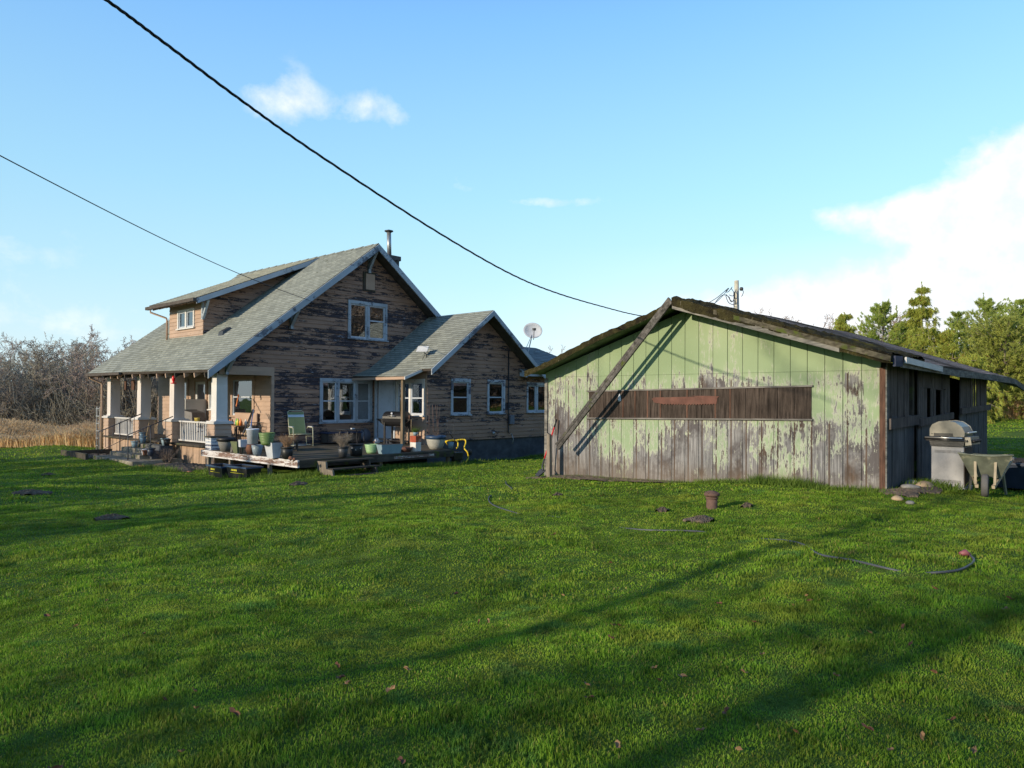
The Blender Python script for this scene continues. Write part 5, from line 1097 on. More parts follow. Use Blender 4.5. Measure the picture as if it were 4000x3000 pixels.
cx = PX(*z4(1095, 990), 15.75); o = M(lambda a, b, c: (a, c, b)); o.lathe([(0, 0), (.24, 0), (.24, .02), (0, .02)], (0, .24, 0), 28); o = o.build('round_board', 'disc_grey', origin=(0, 0, 0)); o.location = (15.55, 21.1, DZ0); o.rotation_euler = (R(-8), 0, 0); props(o, 'round grey board leaning against the wall left of the back door', 'board')
# charcoal grill
gx = 15.12; ga = PX(*z4(1475, 1010), 15.4); t = thing('charcoal_grill', 'black barrel charcoal grill with side shelves by the canopy post', 'grill', (15.38, 19.15, DZ0), R(-78))
# local x along the barrel, seen from -y
L_ = .42; m = M(); prof = [(.26 * math.cos(a), .88 + .24 * math.sin(a)) for a in np.linspace(0, math.pi, 11)]
m.prism([(-L_, a, b) for a, b in prof], (2 * L_, 0, 0)); lid = m.build('lid', 'grill_black', t)
m = M(); prof = [(.26 * math.cos(a), .872 + .27 * math.sin(a)) for a in np.linspace(math.pi, 2 * math.pi, 9)]; m.prism([(-L_, a, b) for a, b in prof], (2 * L_, 0, 0)); m.build('firebox', 'grill_black', t)
m = M(); m.tube([(-.14, -.26, .96), (-.14, -.31, .97), (.14, -.31, .97), (.14, -.26, .96)], .012, 7); m.build('handle', 'alu', lid); m = M(lambda a, b, c: (a, -.232 - c, .99 + b)); m.lathe([(0, 0), (.04, 0), (.04, .02), (0, .02)], (-.02, .06, 0), 16); m.build('thermometer', 'planter_white', lid)
for s in (-1, 1):
    m = M(); m.box(s * (L_ + .01), s * (L_ + .30), -.22, .22, .84, .865); m.build('side_shelf', 'grill_black', t); m = M(); m.prism([(s * (L_ + .005), -.2, .84), (s * (L_ + .28), -.2, .84), (s * (L_ + .005), -.2, .66)], (0, .02, 0)); m.build('shelf_bracket', 'grill_black', t)
for a in (-.36, .36):
    for b in (-.2, .2): m = M(); m.box(a - .025, a + .025, b - .025, b + .025, 0, .75); m.build('leg', 'grill_black', t)
m = M(); m.box(-.36, .36, -.2, .2, .12, .135); m.build('lower_shelf', 'grill_black', t)
cn = M(); cn.lathe([(0, 0), (.045, 0), (.05, .13), (.045, .13), (.04, .02)], (0, 0, 0), 16); cn = cn.build('tin_can', 'rust_iron', origin=(0, 0, 0)); cn.location = t.matrix_basis @ Vector((.55, 0, .868)) if False else (15.38 + math.cos(R(-78)) * .57, 19.15 + math.sin(R(-78)) * .57, DZ0 + .868); props(cn, 'rusty tin can standing on the right shelf of the charcoal grill', 'can')
tb_ = pole(*z4(1600, 890), *z4(1600, 755), 15.35, 15.35, .008, 'tool_handle', 'grill_tool', 'thin brown handled tool hanging from the charcoal grill shelf', 'tool')
p_ = dp(*z10(770, 640)); t = thing('charcoal_bag', 'crumpled white and orange bag at the foot of the charcoal grill', 'bag', (15.0, 19.75, DZ0)); bm = bmesh.new(); bmesh.ops.create_icosphere(bm, subdivisions=3, radius=.10); r2 = random.Random(8)
for v_ in bm.verts: k = 1 + .18 * math.sin(v_.co.x * 30 + v_.co.z * 22) + .1 * r2.uniform(-1, 1); v_.co = Vector((v_.co.x * k, v_.co.y * k * .8, max(-.1, v_.co.z * k) * 1.05 + .1))
me = bpy.data.meshes.new('bag'); bm.to_mesh(me); bm.free(); me.materials.append(MATS['planter_white']); o = bpy.data.objects.new('bag', me); COL.objects.link(o); o.parent = t
m = M(); m.box(-.112, -.095, -.04, .05, .05, .10); m.build('print', 'corner_red', t)
t = thing('crate', 'small dark crate on the deck between the grill legs', 'crate', (15.45, 19.45, DZ0), R(10)); m = M(); m.box(-.2, .2, -.13, .13, 0, .02); [m.box(-.2, .2, s * .13 - .01, s * .13 + .01, .02 + .06 * k, .06 + .06 * k) for s in (-1, 1) for k in range(3)]; [m.box(s * .2 - .01, s * .2 + .01, -.12, .12, .02 + .06 * k, .06 + .06 * k) for s in (-1, 1) for k in range(3)]; m.build('body', 'navy_plastic', t)
t = pot((15.75, 18.65, DZ0 + .0), .24, .10, .15, 'navy_plastic', 'dark blue pot in the corner below the half sunlit window')
# tiller with yellow handlebars behind the deck corner
tx = PY(*z10(1760, 990), 16.7); t = thing('tiller', 'garden tiller with bent yellow handlebars parked at the deck corner', 'tiller', (tx[0], 16.7, Z(tx[0], 16.7)), local=True)
def tl(x, y, Y): p_ = PY(*z10(x, y), Y); return Vector((p_[0] - tx[0], Y - 16.7, p_[2] - Z(tx[0], 16.7)))
m = M(); m.tube(sm([tl(1620, 640, 17.3), tl(1740, 630, 17.2), tl(1890, 615, 17.0), tl(1915, 660, 16.9), tl(1895, 740, 16.8), tl(1940, 800, 16.7), tl(1950, 880, 16.7), tl(1910, 950, 16.7)], 5), .024, 9); m.build('handlebar', 'yellow_steel', t)
m = M(); m.tube(sm([tl(1620, 640, 17.3), tl(1660, 690, 17.0), tl(1640, 640, 16.9), tl(1760, 625, 16.8), tl(1800, 660, 16.7), tl(1800, 720, 16.6), tl(1780, 740, 16.6)], 5), .022, 9); m.build('handlebar', 'yellow_steel', t)
m = M(); m.tube([tl(1725, 590, 16.8), tl(1790, 660, 16.7)], .014, 7); m.tube([tl(1690, 490, 16.8), tl(1685, 530, 16.8), tl(1725, 590, 16.8)], [.024, .02, .016], 7); m.build('lever', 'black_plastic', t)
m = M(); c_ = tl(1760, 860, 16.6); m.box(c_.x - .18, c_.x + .22, c_.y - .15, c_.y + .15, c_.z - .12, c_.z + .16); m.build('engine', 'grill_black', t, bevel=.03)
c_ = tl(1970, 800, 16.7); m = M(lambda a, b, c: (a, c, b)); m.lathe([(0, -.02), (.08, -.02), (.11, 0), (.08, .04), (0, .04)], (c_.x, c_.z, c_.y), 18); m.build('fuel_tank', 'black_plastic', t)
c_ = tl(1760, 950, 16.6)
for dx in (-.14, .16): m = M(lambda a, b, c: (a, c, b)); m.lathe([(.03, -.03), (.13, -.04), (.15, 0), (.13, .04), (.03, .03)], (c_.x + dx, .12, c_.y), 18); m.build('tine_wheel', 'metal_dark', t)
# two long black tubs under the deck edge
for i, (px_, py_, lb) in enumerate(((9.22, 19.0, 'left long dark tub with yellow lettering under the deck edge'), (9.18, 17.72, 'right long dark tub with yellow lettering under the deck edge'))):
    x, y = px_, py_; t = thing('storage_tub', lb, 'tub', (x, y, Z(x, y) - .01), R(90 + (4 if i else -3)), group='long dark tubs under the deck edge')
    m = M(); hx, hy, hh = .48, .22, .30; o8 = [(-hx * .88, -hy * .8, 0), (hx * .88, -hy * .8, 0), (hx * .88, hy * .8, 0), (-hx * .88, hy * .8, 0), (-hx, -hy, hh), (hx, -hy, hh), (hx, hy, hh), (-hx, hy, hh)]
    i4 = [(-hx + .02, -hy + .02, hh), (hx - .02, -hy + .02, hh), (hx - .02, hy - .02, hh), (-hx + .02, hy - .02, hh)]; i4b = [(a * .97, b * .95, .06) for a, b, c in i4]
    m.add(o8 + i4 + i4b, [(3, 2, 1, 0), (0, 1, 5, 4), (1, 2, 6, 5), (2, 3, 7, 6), (3, 0, 4, 7), (4, 5, 9, 8), (5, 6, 10, 9), (6, 7, 11, 10), (7, 4, 8, 11), (8, 9, 13, 12), (9, 10, 14, 13), (10, 11, 15, 14), (11, 8, 12, 15), (12, 13, 14, 15)])
    tb1 = m.build('tub', 'black_plastic', t, recalc=False)
    m = M(); r_ = .03; m.box(-hx - r_, hx + r_, -hy - r_, -hy, hh - .02, hh + .02); m.box(-hx - r_, hx + r_, hy, hy + r_, hh - .02, hh + .02); m.box(-hx - r_, -hx, -hy, hy, hh - .02, hh + .02); m.box(hx, hx + r_, -hy, hy, hh - .02, hh + .02); m.build('rim', 'navy_rim', t)
    m = M(); m.hexa([(-.34, hy * .88 + .012, .135), (.30, hy * .88 + .012, .135), (.30, hy * .88 + .014, .135), (-.34, hy * .88 + .014, .135), (-.34, hy * .9 + .012, .150), (.30, hy * .9 + .012, .150), (.30, hy * .9 + .014, .15), (-.34, hy * .9 + .014, .15)])
    x_ = -.02
    for w_ in (.05, .04, .06, .03, .05, .04): 
        m.box(x_, x_ + w_ * .75, hy * .95 + .005, hy * .95 + .012, .19, .235); x_ += w_
    m.build('lettering', 'yellow_print', t); m = M(); m.box(-.42, .4, -.17, .17, .18, .2); m.build('soil', 'soil_pot', t)

# ------------------------------------------------------------------ on the porch and steps
x, y = 10.34, 22.7
t = thing('brass_bowl', 'small yellow dish on the porch railing', 'dish', (10.31, 23.0, .842)); m = M(); m.lathe([(0, 0), (.07, 0), (.075, .10), (.085, .11), (.07, .11), (.065, .02)], (0, 0, 0), 20, ax=(1, 1.6)); m.build('body', 'brass', t)
t = thing('hummingbird_feeder', 'bright red hummingbird feeder hanging from the porch eave', 'feeder', (9.95, 23.95, 2.05)); m = M(); m.lathe([(0, .30), (.02, .28), (.05, .22), (.05, .12), (.03, .08), (.03, .05), (0, .05)], (0, 0, 0), 16); m.build('bottle', 'feeder_red', t); m = M(); m.lathe([(0, .05), (.09, .04), (.09, .015), (0, 0)], (0, 0, 0), 18); m.build('base', 'feeder_red', t); m = M(); m.tube([(0, 0, .29), (0, 0, .52)], .004, 5); m.build('hanger', 'metal_dark', t)
for i, (a, b, lb) in enumerate(((452, 720, 'left brown plank hanging from the porch eave'), (522, 715, 'right brown plank hanging from the porch eave'), (573, 712, 'dark narrow plank hanging behind the second porch column'))):
    p_ = PX(300 + a * .4219, 1200 + b * .4219, 10.2); m = M(); m.box(-.02, .02, -.07, .07, 0, .36); m.tube([(0, 0, .36), (0, 0, .5)], .004, 4); o = m.build('hanging_plank', 'corner_red' if i < 2 else 'wood_dark', origin=(0, 0, 0)); o.location = (10.2, p_[1], 1.88); o.rotation_euler = (0, 0, .3 * i); props(o, lb, 'plank')
t = thing('television', 'old boxy television standing behind the porch steps', 'television', (11.2, 25.35, .12), R(20))
m = M(); m.box(-.30, .30, -.28, .28, 0, .55); m.build('stand', 'wood_dark', t); m = M(); m.frustum((0, 0), .30, .20, .56, .30, .20, 1.02) if False else m.prism([(-.30, .10, .56), (-.30, -.30, .66), (-.30, -.28, .96), (-.30, .10, 1.04)], (.6, 0, 0)); m.box(-.32, .32, .1, .3, .55, 1.06); m.build('casing', 'tv_back', t, bevel=.02)
t = thing('ironing_board', 'folded white ironing board standing upright on the porch', 'ironing board', (10.9, 26.1, .12), R(25)); m = M(); m.prism([(-.17, 0, .15), (.17, 0, .15), (.17, 0, 1.0), (.05, 0, 1.38), (-.05, 0, 1.38), (-.17, 0, 1.0)], (0, .03, 0)); m.build('board', 'trim_white', t); m = M(); m.tube([(-.12, .05, 0), (.1, .06, 1.0)], .012, 6); m.tube([(.12, .05, 0), (-.1, .06, 1.0)], .012, 6); m.build('legs', 'alu', t)
t = thing('push_broom', 'broom with a pale handle leaning at the second porch column', 'broom', (10.25, 26.95, .12)); m = M(); m.tube([(0, 0, .05), (.25, .2, .95)], .014, 7); m.build('handle', 'tool_handle', t); m = M(); m.box(-.03, .03, -.14, .14, 0, .08); m.build('head', 'tool_handle', t)
STP = [(755, 620, -.11, .11, 'pot_greyblue', 'blue grey pot on the second step, left side'), (885, 545, .02, .12, 'pot_blue', 'blue pot on the third step, left side'), (1005, 480, .16, .11, 'pot_blue', 'blue pot at the top left of the steps'), (1385, 555, .03, .12, 'pot_greyblue', 'grey pot at the top right of the steps'), (1180, 680, -.13, .12, 'navy_plastic', 'dark pot on the right side of the steps'), (1265, 600, -.02, .11, 'black_plastic', 'black pot above the dark one on the right side of the steps'), (1075, 690, -.13, .09, 'planter_white', 'white pot on the right side of the second step'), (980, 770, -.27, .08, 'terracotta', 'terracotta pot at the bottom right of the steps')]
SX = {(-.27): 8.95, (-.13): 9.2, (-.11): 9.16, (.02): 9.48, (.03): 9.8, (-.02): 9.5, (.16): 10.15}
for a, b, z_, r_, mt, lb in STP:
    q = PX(*z11(a, b), SX[z_]); zt = {-.27: -.25, -.13: -.25, -.11: -.11, .02: .02, .03: .02, -.02: .02, .16: .12}[z_]
    xx = {-.27: 9.12, -.13: 9.17, -.11: 9.47, .02: 9.8, .03: 9.8, -.02: 9.8, .16: 10.2}[z_]
    pot((xx, q[1], zt), r_ * 2, r_ * .65, r_, mt, lb, rim=mt, rimh=.03)
# garden beds
b1_ = thing('brick_edging', 'low curved edging of old mossy bricks in front of the porch', 'edging', (8.9, 21.8, -.5), local=False)
for j in range(2):
    m = M()
    for i in range(15):
        y = 23.2 - i * .205 + .1 * (j % 2); x = 8.62 + .0012 * i * i; m.box(x, x + .10, y - .198, y, -.78 + j * .155, -.63 + j * .155)
    m.build('brick_row', 'brick_old', b1_, bevel=.008)
t = thing('wooden_edging', 'low dark timber edging of the bed left of the steps', 'edging', (8.5, 27.9, -.5), local=False)
m = M(); m.box(8.30, 8.38, 26.95, 29.6, -.8, -.32); m.build('timber', 'wood_dark', t); m = M(); m.box(8.38, 10.0, 29.52, 29.6, -.8, -.36); m.build('timber', 'wood_dark', t)
mound('bare_soil', 9.3, 21.9, .75, 1.6, .09, None, 31, 'stuff')['label'] = 'dark soil and litter of the bed behind the brick edging'
mound('bare_soil', 9.2, 28.2, .8, 1.4, .08, None, 32, 'stuff')['label'] = 'dark soil of the bed left of the steps'
t = thing('shrub', 'small dead twiggy shrub in the bed beside the porch skirt', 'shrub', (9.55, 23.4, -.45)); twigs(t, 'stems', 0, .5, .25, 60, 'twig_dark', 21, r=.005, base=.12)
# step ladder left of the porch
lx = PZ(*z11(345, 622), -.5); t = thing('ladder', 'slim aluminium ladder standing beside the far porch corner', 'ladder', (10.0, 31.05, -.52))
for s in (-1, 1): m = M(); m.box(-.02, .02, s * .16 - .02, s * .16 + .02, 0, 1.75); m.build('rail', 'alu', t)
for k in range(6): m = M(); m.box(-.04, .04, -.16, .16, .2 + .29 * k, .23 + .29 * k); m.build('rung', 'alu', t)

# ------------------------------------------------------------------ dishes, wires, pole
c = Vector(PY(*(1600 + 1140 * .42208, 1150 + 335 * .42208), 18.4)); ft = Vector(PY(1600 + 1090 * .42208, 1150 + 515 * .42208, 18.2)); ft.z = AEZ + AP * (2 * ARX - AEX - ft.x) - .02
t = thing('satellite_dish', 'round white satellite dish on a bent arm above the kitchen wing roof', 'satellite dish', ft, local=False)
nd_ = Vector((-.62, -.74, .25)).normalized(); rot = nd_.to_track_quat('Z', 'Y').to_matrix()
m = M(lambda a, b, q_: tuple(c + rot @ Vector((a, b, q_)))); m.lathe([(0, -.06), (.15, -.05), (.30, -.012), (.38, .025), (.385, .02), (.30, -.025), (.15, -.065), (0, -.075)], (0, 0, 0), 36, ax=(1, .86)); m.build('reflector', 'dish_white', t)
m = M(); a_ = c - nd_ * .06; m.tube([a_, a_ + Vector((.05, .05, -.12)), ft + Vector((.02, 0, .35)), ft], .022, 8); m.tube([a_ + Vector((0, 0, -.1)), ft + Vector((-.35, -.1, .32))], .012, 6); m.build('mast', 'metal_grey', t)
m = M(); lb_ = c + nd_ * .42 + Vector((-.02, 0, -.12)); m.tube([c + Vector((.05, 0, -.36)), lb_], .014, 7); m.box(lb_.x - .05, lb_.x + .05, lb_.y - .05, lb_.y + .05, lb_.z - .02, lb_.z + .07); m.build('feed_arm', 'metal_dark', t)
fx = 16.25; fy = 18.75; f0_ = Vector((16.25, 18.75, AEZ + AP * (16.25 - AEX))); c = Vector(PY(1600 + 120 * .42208, 1150 + 505 * .42208, 18.75))
ft = Vector(PY(1600 + 155 * .42208, 1150 + 640 * .42208, 18.7)); ft.z = AEZ + AP * max(0, ft.x - AEX) + .01
t = thing('flat_antenna', 'small flat white internet antenna on a tripod at the kitchen wing eave', 'antenna', ft, local=False); nd_ = Vector((-.72, -.30, .60)).normalized(); rot = nd_.to_track_quat('Z', 'Y').to_matrix()
m = M(lambda a, b, q_: tuple(c + rot @ Vector((a, b, q_)))); m.box(-.21, .21, -.13, .13, -.012, .012); m.build('panel', 'alu_dull', t, bevel=.01)
m = M(); m.tube([c, ft.lerp(c, .5), ft + Vector((0, 0, .12)), ft], .016, 7); m.tube([ft + Vector((0, 0, .2)), ft + Vector((-.2, -.02, -.08))], .010, 6); m.tube([ft + Vector((0, 0, .2)), ft + Vector((.24, .08, .16))], .010, 6); m.build('tripod', 'metal_dark', t)
PB = (2855, 1125, 37.); PA = (415, 0, 6.)
A2 = ((PA[0] - 2000) / FPX * PA[2], PA[2]); B2 = ((PB[0] - 2000) / FPX * PB[2], PB[2])
def cablept(px, py):
    k = (px - 2000) / FPX; t = (k * A2[1] - A2[0]) / ((B2[0] - A2[0]) - k * (B2[1] - A2[1])); return Vector(PD(px, py, A2[1] + (B2[1] - A2[1]) * t))
cpts = [(120, -190), (415, 0), (643, 168), (948, 396), (1254, 611), (1700, 901), (1989, 1067), (2170, 1143), (2351, 1197), (2495, 1232), (2620, 1245), (2730, 1222), (2800, 1178), (2845, 1130)]
path = sm([cablept(*q) for q in cpts], 26)
t = thing('power_cable', 'thick twisted black power cable swooping over the yard to the pole', 'cable', path[0], local=False)
for s in range(3):
    q = []
    for i, p_ in enumerate(path):
        d = (path[min(i + 1, len(path) - 1)] - path[max(i - 1, 0)]).normalized(); a = Vector((0, 0, 1)).cross(d).normalized(); b = d.cross(a); th = i * .55 + s * 2.094; q.append(p_ + (a * math.cos(th) + b * math.sin(th)) * .0085)
    m = M(); m.tube(q, .0075, 6); m.build('strand', 'cable_black', t)
A3 = Vector(PD(-120, 545, 9.5)); B3 = Vector((12.87, 20.62, rz_main(12.87) - .12)); 
t = thing('house_cable', 'thin straight cable running from the left down to the gable edge', 'cable', B3, local=False); q = []
for i in range(60): f = i / 59; q.append(A3.lerp(B3, f) + Vector((0, 0, -.35 * math.sin(f * math.pi) * .5)))
m = M(); m.tube(q, .009, 6); m.build('strand', 'cable_black', t)
C3 = Vector(PY(1525, 1311, 20.5)); D3 = Vector(PY(1756, 1369, 18.6)); m = M(); m.tube(sm([B3, B3.lerp(C3, .5) + Vector((0, 0, -.05)), C3, D3], 8), .005, 5); m.build('drop_wire', 'cable_black', t)
pb_ = Vector(PD(2883, 1260, 37)); pt = Vector(PD(2877, 1096, 37)); 
t = thing('utility_pole', 'pale wooden utility pole rising behind the barn ridge', 'pole', (pb_.x, pb_.y, -.5), local=False)
m = M(); m.tube([(pb_.x + .1, pb_.y, -.6), pt], [.14, .115], 14); m.build('pole', 'pole_wood', t)
m = M(); off = RT * .16 - FW * .12; q = Vector((pb_.x, pb_.y, 0)); m.tube([q + Vector((-off[0] * .6, -off[1] * .6, 1)), Vector((pt.x - off[0] * .6, pt.y - off[1] * .6, pt.z - .58))], .045, 8); m.tube([Vector((pb_.x - FW[0] * .17, pb_.y - FW[1] * .17, 1)), Vector((pt.x - FW[0] * .15, pt.y - FW[1] * .15, pt.z - .55))], .025, 8); m.build('conduit', 'metal_grey', t)
m = M()
r2 = random.Random(5)
def pp(x, y, D=36.7): return Vector(PD(2700 + x * 400 / 1896, 1000 + y * 400 / 1896, D))
for c_ in ([(800, 690), (790, 800), (740, 850), (690, 760), (640, 710)], [(810, 660), (805, 760), (770, 840), (720, 810), (700, 760), (600, 720), (500, 790), (400, 930)], [(690, 590), (600, 670), (450, 790), (240, 910)], [(760, 570), (690, 660), (640, 660), (700, 600)], [(740, 600), (790, 680), (770, 740), (700, 720)], [(640, 740), (690, 860), (780, 900), (820, 860), (810, 760)], [(930, 600), (965, 660), (950, 720), (930, 750)]):
    m.tube(sm([pp(*q) for q in c_], 4), .018, 5)
m.build('wires', 'cable_black', t); m = M(); c_ = pp(930, 610); m.lathe([(0, -.1), (.08, -.08), (.1, 0), (.08, .08), (0, .1)], c_, 10); m.build('insulator', 'metal_dark', t)

# ------------------------------------------------------------------ trees
def segmesh(S, n=4):
    """S: list of (p0, p1, r0, r1) -> prism tubes, vectorised"""
    A = np.array([s[0] for s in S]); B = np.array([s[1] for s in S]); ra = np.array([s[2] for s in S]); rb_ = np.array([s[3] for s in S])
    d = B - A; d /= np.linalg.norm(d, axis=1)[:, None] + 1e-9; h = np.where(np.abs(d[:, 2:3]) < .9, np.array([[0, 0, 1.]]), np.array([[1., 0, 0]]))
    u = np.cross(d, h); u /= np.linalg.norm(u, axis=1)[:, None]; w = np.cross(d, u); k = len(S); v = np.zeros((k, 2 * n, 3))
    for i in range(n):
        t = 2 * math.pi * i / n; o = u * math.cos(t) + w * math.sin(t); v[:, i] = A + o * ra[:, None]; v[:, n + i] = B + o * rb_[:, None]
    b = np.arange(k)[:, None] * 2 * n; f = np.concatenate([b + np.array([i, (i + 1) % n, n + (i + 1) % n, n + i]) for i in range(n)])
    return v.reshape(-1, 3), f
def grow(rs, S, p, d, L, r, lvl, cfg):
    n = max(2, int(L / cfg['seg'][lvl])); pts = [p]; q = p.copy(); dd = d.copy()
    for i in range(n):
        dd = dd + rs.normal(0, cfg['wig'][lvl], 3); dd[2] += cfg['up'][lvl]; dd /= np.linalg.norm(dd); q2 = q + dd * L / n
        r0 = r * (1 - .8 * i / n); r1 = r * (1 - .8 * (i + 1) / n); S.append((q, q2, max(r0, cfg['rmin']), max(r1, cfg['rmin']))); q = q2; pts.append(q)
    if lvl + 1 < len(cfg['n']):
        m_ = cfg['n'][lvl + 1]
        for j in range(m_):
            f = cfg['start'][lvl] + (1 - cfg['start'][lvl]) * (j + rs.uniform(0, 1)) / m_; i = min(int(f * n), n - 1); c = pts[i] + (pts[i + 1] - pts[i]) * (f * n - i)
            ax = rs.normal(0, 1, 3); ax -= dd * ax.dot(dd) if hasattr(ax, 'dot') else 0; ax /= np.linalg.norm(ax); a = cfg['ang'][lvl]
            loc = (pts[i + 1] - pts[i]); loc = loc / np.linalg.norm(loc); ax -= loc * (ax @ loc); ax /= np.linalg.norm(ax)
            nd = loc * math.cos(a) + ax * math.sin(a)
            grow(rs, S, c, nd, L * cfg['len'][lvl] * rs.uniform(.6, 1.15) * (1 - .45 * f), r * (1 - .8 * f) * .6 + cfg['rmin'] * .3, lvl + 1, cfg)
def bare(name, seed, h, stems=1, r=.09, twig='bark_twig', label='', loc=(0, 0, 0), group=None, dens=1., rmin=.006, spread=.35, crown='crown'):
    rs = np.random.RandomState(seed); T, Cn = [], []
    cfg = dict(seg=[.6, .45, .3, .22], wig=[.10, .20, .26, .3], up=[.05, .07, .05, .04], n=[1, int(11 * dens), int(8 * dens), int(6 * dens)], start=[.22, .15, .1, .1], ang=[.8, .85, .8, .7], len=[.55, .5, .5, .5], rmin=rmin)
    for s in range(stems):
        a = rs.uniform(0, 6.28); lean = rs.uniform(0, spread) if stems > 1 else rs.uniform(0, .08)
        S = []; hh = h * rs.uniform(.75, 1.05) if stems > 1 else h
        grow(rs, S, np.array([math.cos(a) * .15 * (stems > 1), math.sin(a) * .15 * (stems > 1), -.3]), np.array([math.cos(a) * lean, math.sin(a) * lean, 1.]), hh, r * rs.uniform(.7, 1.1), 0, cfg)
        k0 = max(2, int(hh / .6)); T += S[:k0]; Cn += S[k0:]
    t = thing(name, label, 'tree', loc, group=group)
    v, f = segmesh(T, 6); npmesh('trunk', v, f, 'bark', quads=True, parent=t); v, f = segmesh(Cn, 3); npmesh(crown, v, f, twig, quads=True, parent=t)
    return t
gpos = lambda px, D: (PD(px, 1560, D)[0], PD(px, 1560, D)[1])
# thicket at the left, seen through the porch too
TG = 'bare trees of the thicket beyond the lawn'
protos = [bare('bare_tree', 100 + i, 5.0, stems=4, r=.06, label='x', dens=1.2, rmin=.009, spread=.55, twig=('bark_hedge', 'bark_twig', 'bark_hedge', 'bark_pink')[i], group=TG) for i in range(4)]
spots = []; r2 = random.Random(12)
for i in range(46):
    px_ = -260 + i * 41 + r2.uniform(-20, 20); D = 37.5 + (i % 3) * 4.2 + r2.uniform(-1, 1); spots.append((px_, D))
for i, (px_, D) in enumerate(spots):
    x, y = gpos(px_, D); sc_ = (.98 + .05 * (i % 3)) * r2.uniform(.88, 1.12)
    o = protos[i] if i < 4 else dup(protos[i % 4], (0, 0, 0), r2.uniform(0, 6.28))
    o.location = (x, y, Z(x, y)); o.scale = (sc_,) * 3; o['label'] = 'grey brown leafless tree in the tangled thicket at the left of the house'; o['group'] = TG
# undergrowth and bramble mass below them
def tangle(name, regs, n, h, mt, seed, label, r=.008):
    rs = np.random.RandomState(seed); S = []
    for i in range(n):
        x, y = regs(rs); z = Z0G(x, y); a = rs.uniform(0, 6.28); p = np.array([x, y, z]); d = np.array([math.cos(a) * .6, math.sin(a) * .6, rs.uniform(.5, 1.3)]); L = h * rs.uniform(.5, 1.1) / 4
        for k in range(4): q = p + (d + rs.normal(0, .3, 3)) * L; q[2] = max(q[2], z); S.append((p, q, r, r * .8)); p = q; d[2] -= .16
    v, f = segmesh(S, 3); o = npmesh(name, v, f, mt, quads=True); return props(o, label, name.replace('_', ' '), kind='stuff')
Z0G = lambda x, y: -.5
def reg(p0, p1, d0, d1):
    def f(rs): px_ = rs.uniform(p0, p1); D = rs.uniform(d0, d1); return gpos(px_, D)
    return f
tangle('undergrowth', reg(-350, 1600, 36.5, 48), 14000, 3.2, 'bark_hedge', 5, 'tangled brown bramble undergrowth below the bare trees', .010)
tangle('undergrowth', reg(-350, 1600, 37, 41), 5000, 2.0, 'bark_dim', 6, 'dark dense bramble at the foot of the thicket', .013)
def tallgrass(n, regf, h, ww, seed, zf=lambda x, y: -.5):
    rs = np.random.RandomState(seed); V = np.zeros((n, 7, 3)); xy = np.array([regf(rs) for _ in range(n)]); x, y = xy[:, 0], xy[:, 1]; z = np.array([zf(a, b) for a, b in xy])
    a = rs.uniform(0, 6.28, n); lean = rs.uniform(.2, 1.2, n); hh = h * rs.uniform(.45, 1.1, n) * (.75 + .35 * np.sin(x * .9) * np.sin(y * .8 + 1)); w2 = ww / 2; px, py = np.cos(a + 1.57) * w2, np.sin(a + 1.57) * w2; lx, ly = np.cos(a) * lean * hh * .6, np.sin(a) * lean * hh * .6
    V[:, 0] = np.stack([x - px, y - py, z], 1); V[:, 1] = np.stack([x + px, y + py, z], 1); V[:, 2] = np.stack([x - px + lx * .3, y - py + ly * .3, z + hh * .6], 1); V[:, 3] = np.stack([x + px + lx * .3, y + py + ly * .3, z + hh * .6], 1)
    V[:, 4] = np.stack([x - px * .7 + lx * .8, y - py * .7 + ly * .8, z + hh * .9], 1); V[:, 5] = np.stack([x + px * .7 + lx * .8, y + py * .7 + ly * .8, z + hh * .9], 1); V[:, 6] = np.stack([x + lx * 1.3, y + ly * 1.3, z + hh * .78], 1)
    b = np.arange(n)[:, None] * 7; f = np.concatenate([b + np.array(t) for t in ([0, 1, 3], [0, 3, 2], [2, 3, 5], [2, 5, 4], [4, 5, 6])]); return V.reshape(-1, 3), f
v, f = joinnp([tallgrass(60000, reg(-350, 1500, 29.6, 37.5), 1.05, .035, 21), tallgrass(14000, reg(3850, 4500, 47, 54), 2.0, .06, 22, lambda x, y: .2)])
props(npmesh('dry_grass', v, f, 'dry_grass'), 'tall straw coloured dry grass along the edge of the lawn', 'dry grass', kind='stuff')
# twiggy crowns behind the house, the barn and the conifers
BG = 'bare trees far behind the house and barn'
bp_ = [bare('bare_tree', 200 + i, 8., stems=3, r=.10, label='x', twig='bark_pink', dens=1., rmin=.014, spread=.4, group=BG) for i in range(2)]
bgs = [(1950 + i * 75, 46 + (i % 3) * 6, .71 - .02 * (i % 4)) for i in range(9)] + [(2960 + i * 60, 62 + (i % 3) * 5, 1.02 + .04 * (i % 3)) for i in range(11)]
for i, (px_, D, s_) in enumerate(bgs):
    x, y = gpos(px_ + r2.uniform(-20, 20), D); o = bp_[i] if i < 2 else dup(bp_[i % 2], (0, 0, 0), r2.uniform(0, 6.28)); o.location = (x, y, Z(x, y)); o.scale = (s_ * r2.uniform(.85, 1.1),) * 3
    o['label'] = 'pinkish leafless tree rising behind the satellite dish and barn eave' if px_ < 2800 else 'pinkish leafless tree rising behind the barn roof beside the conifers'
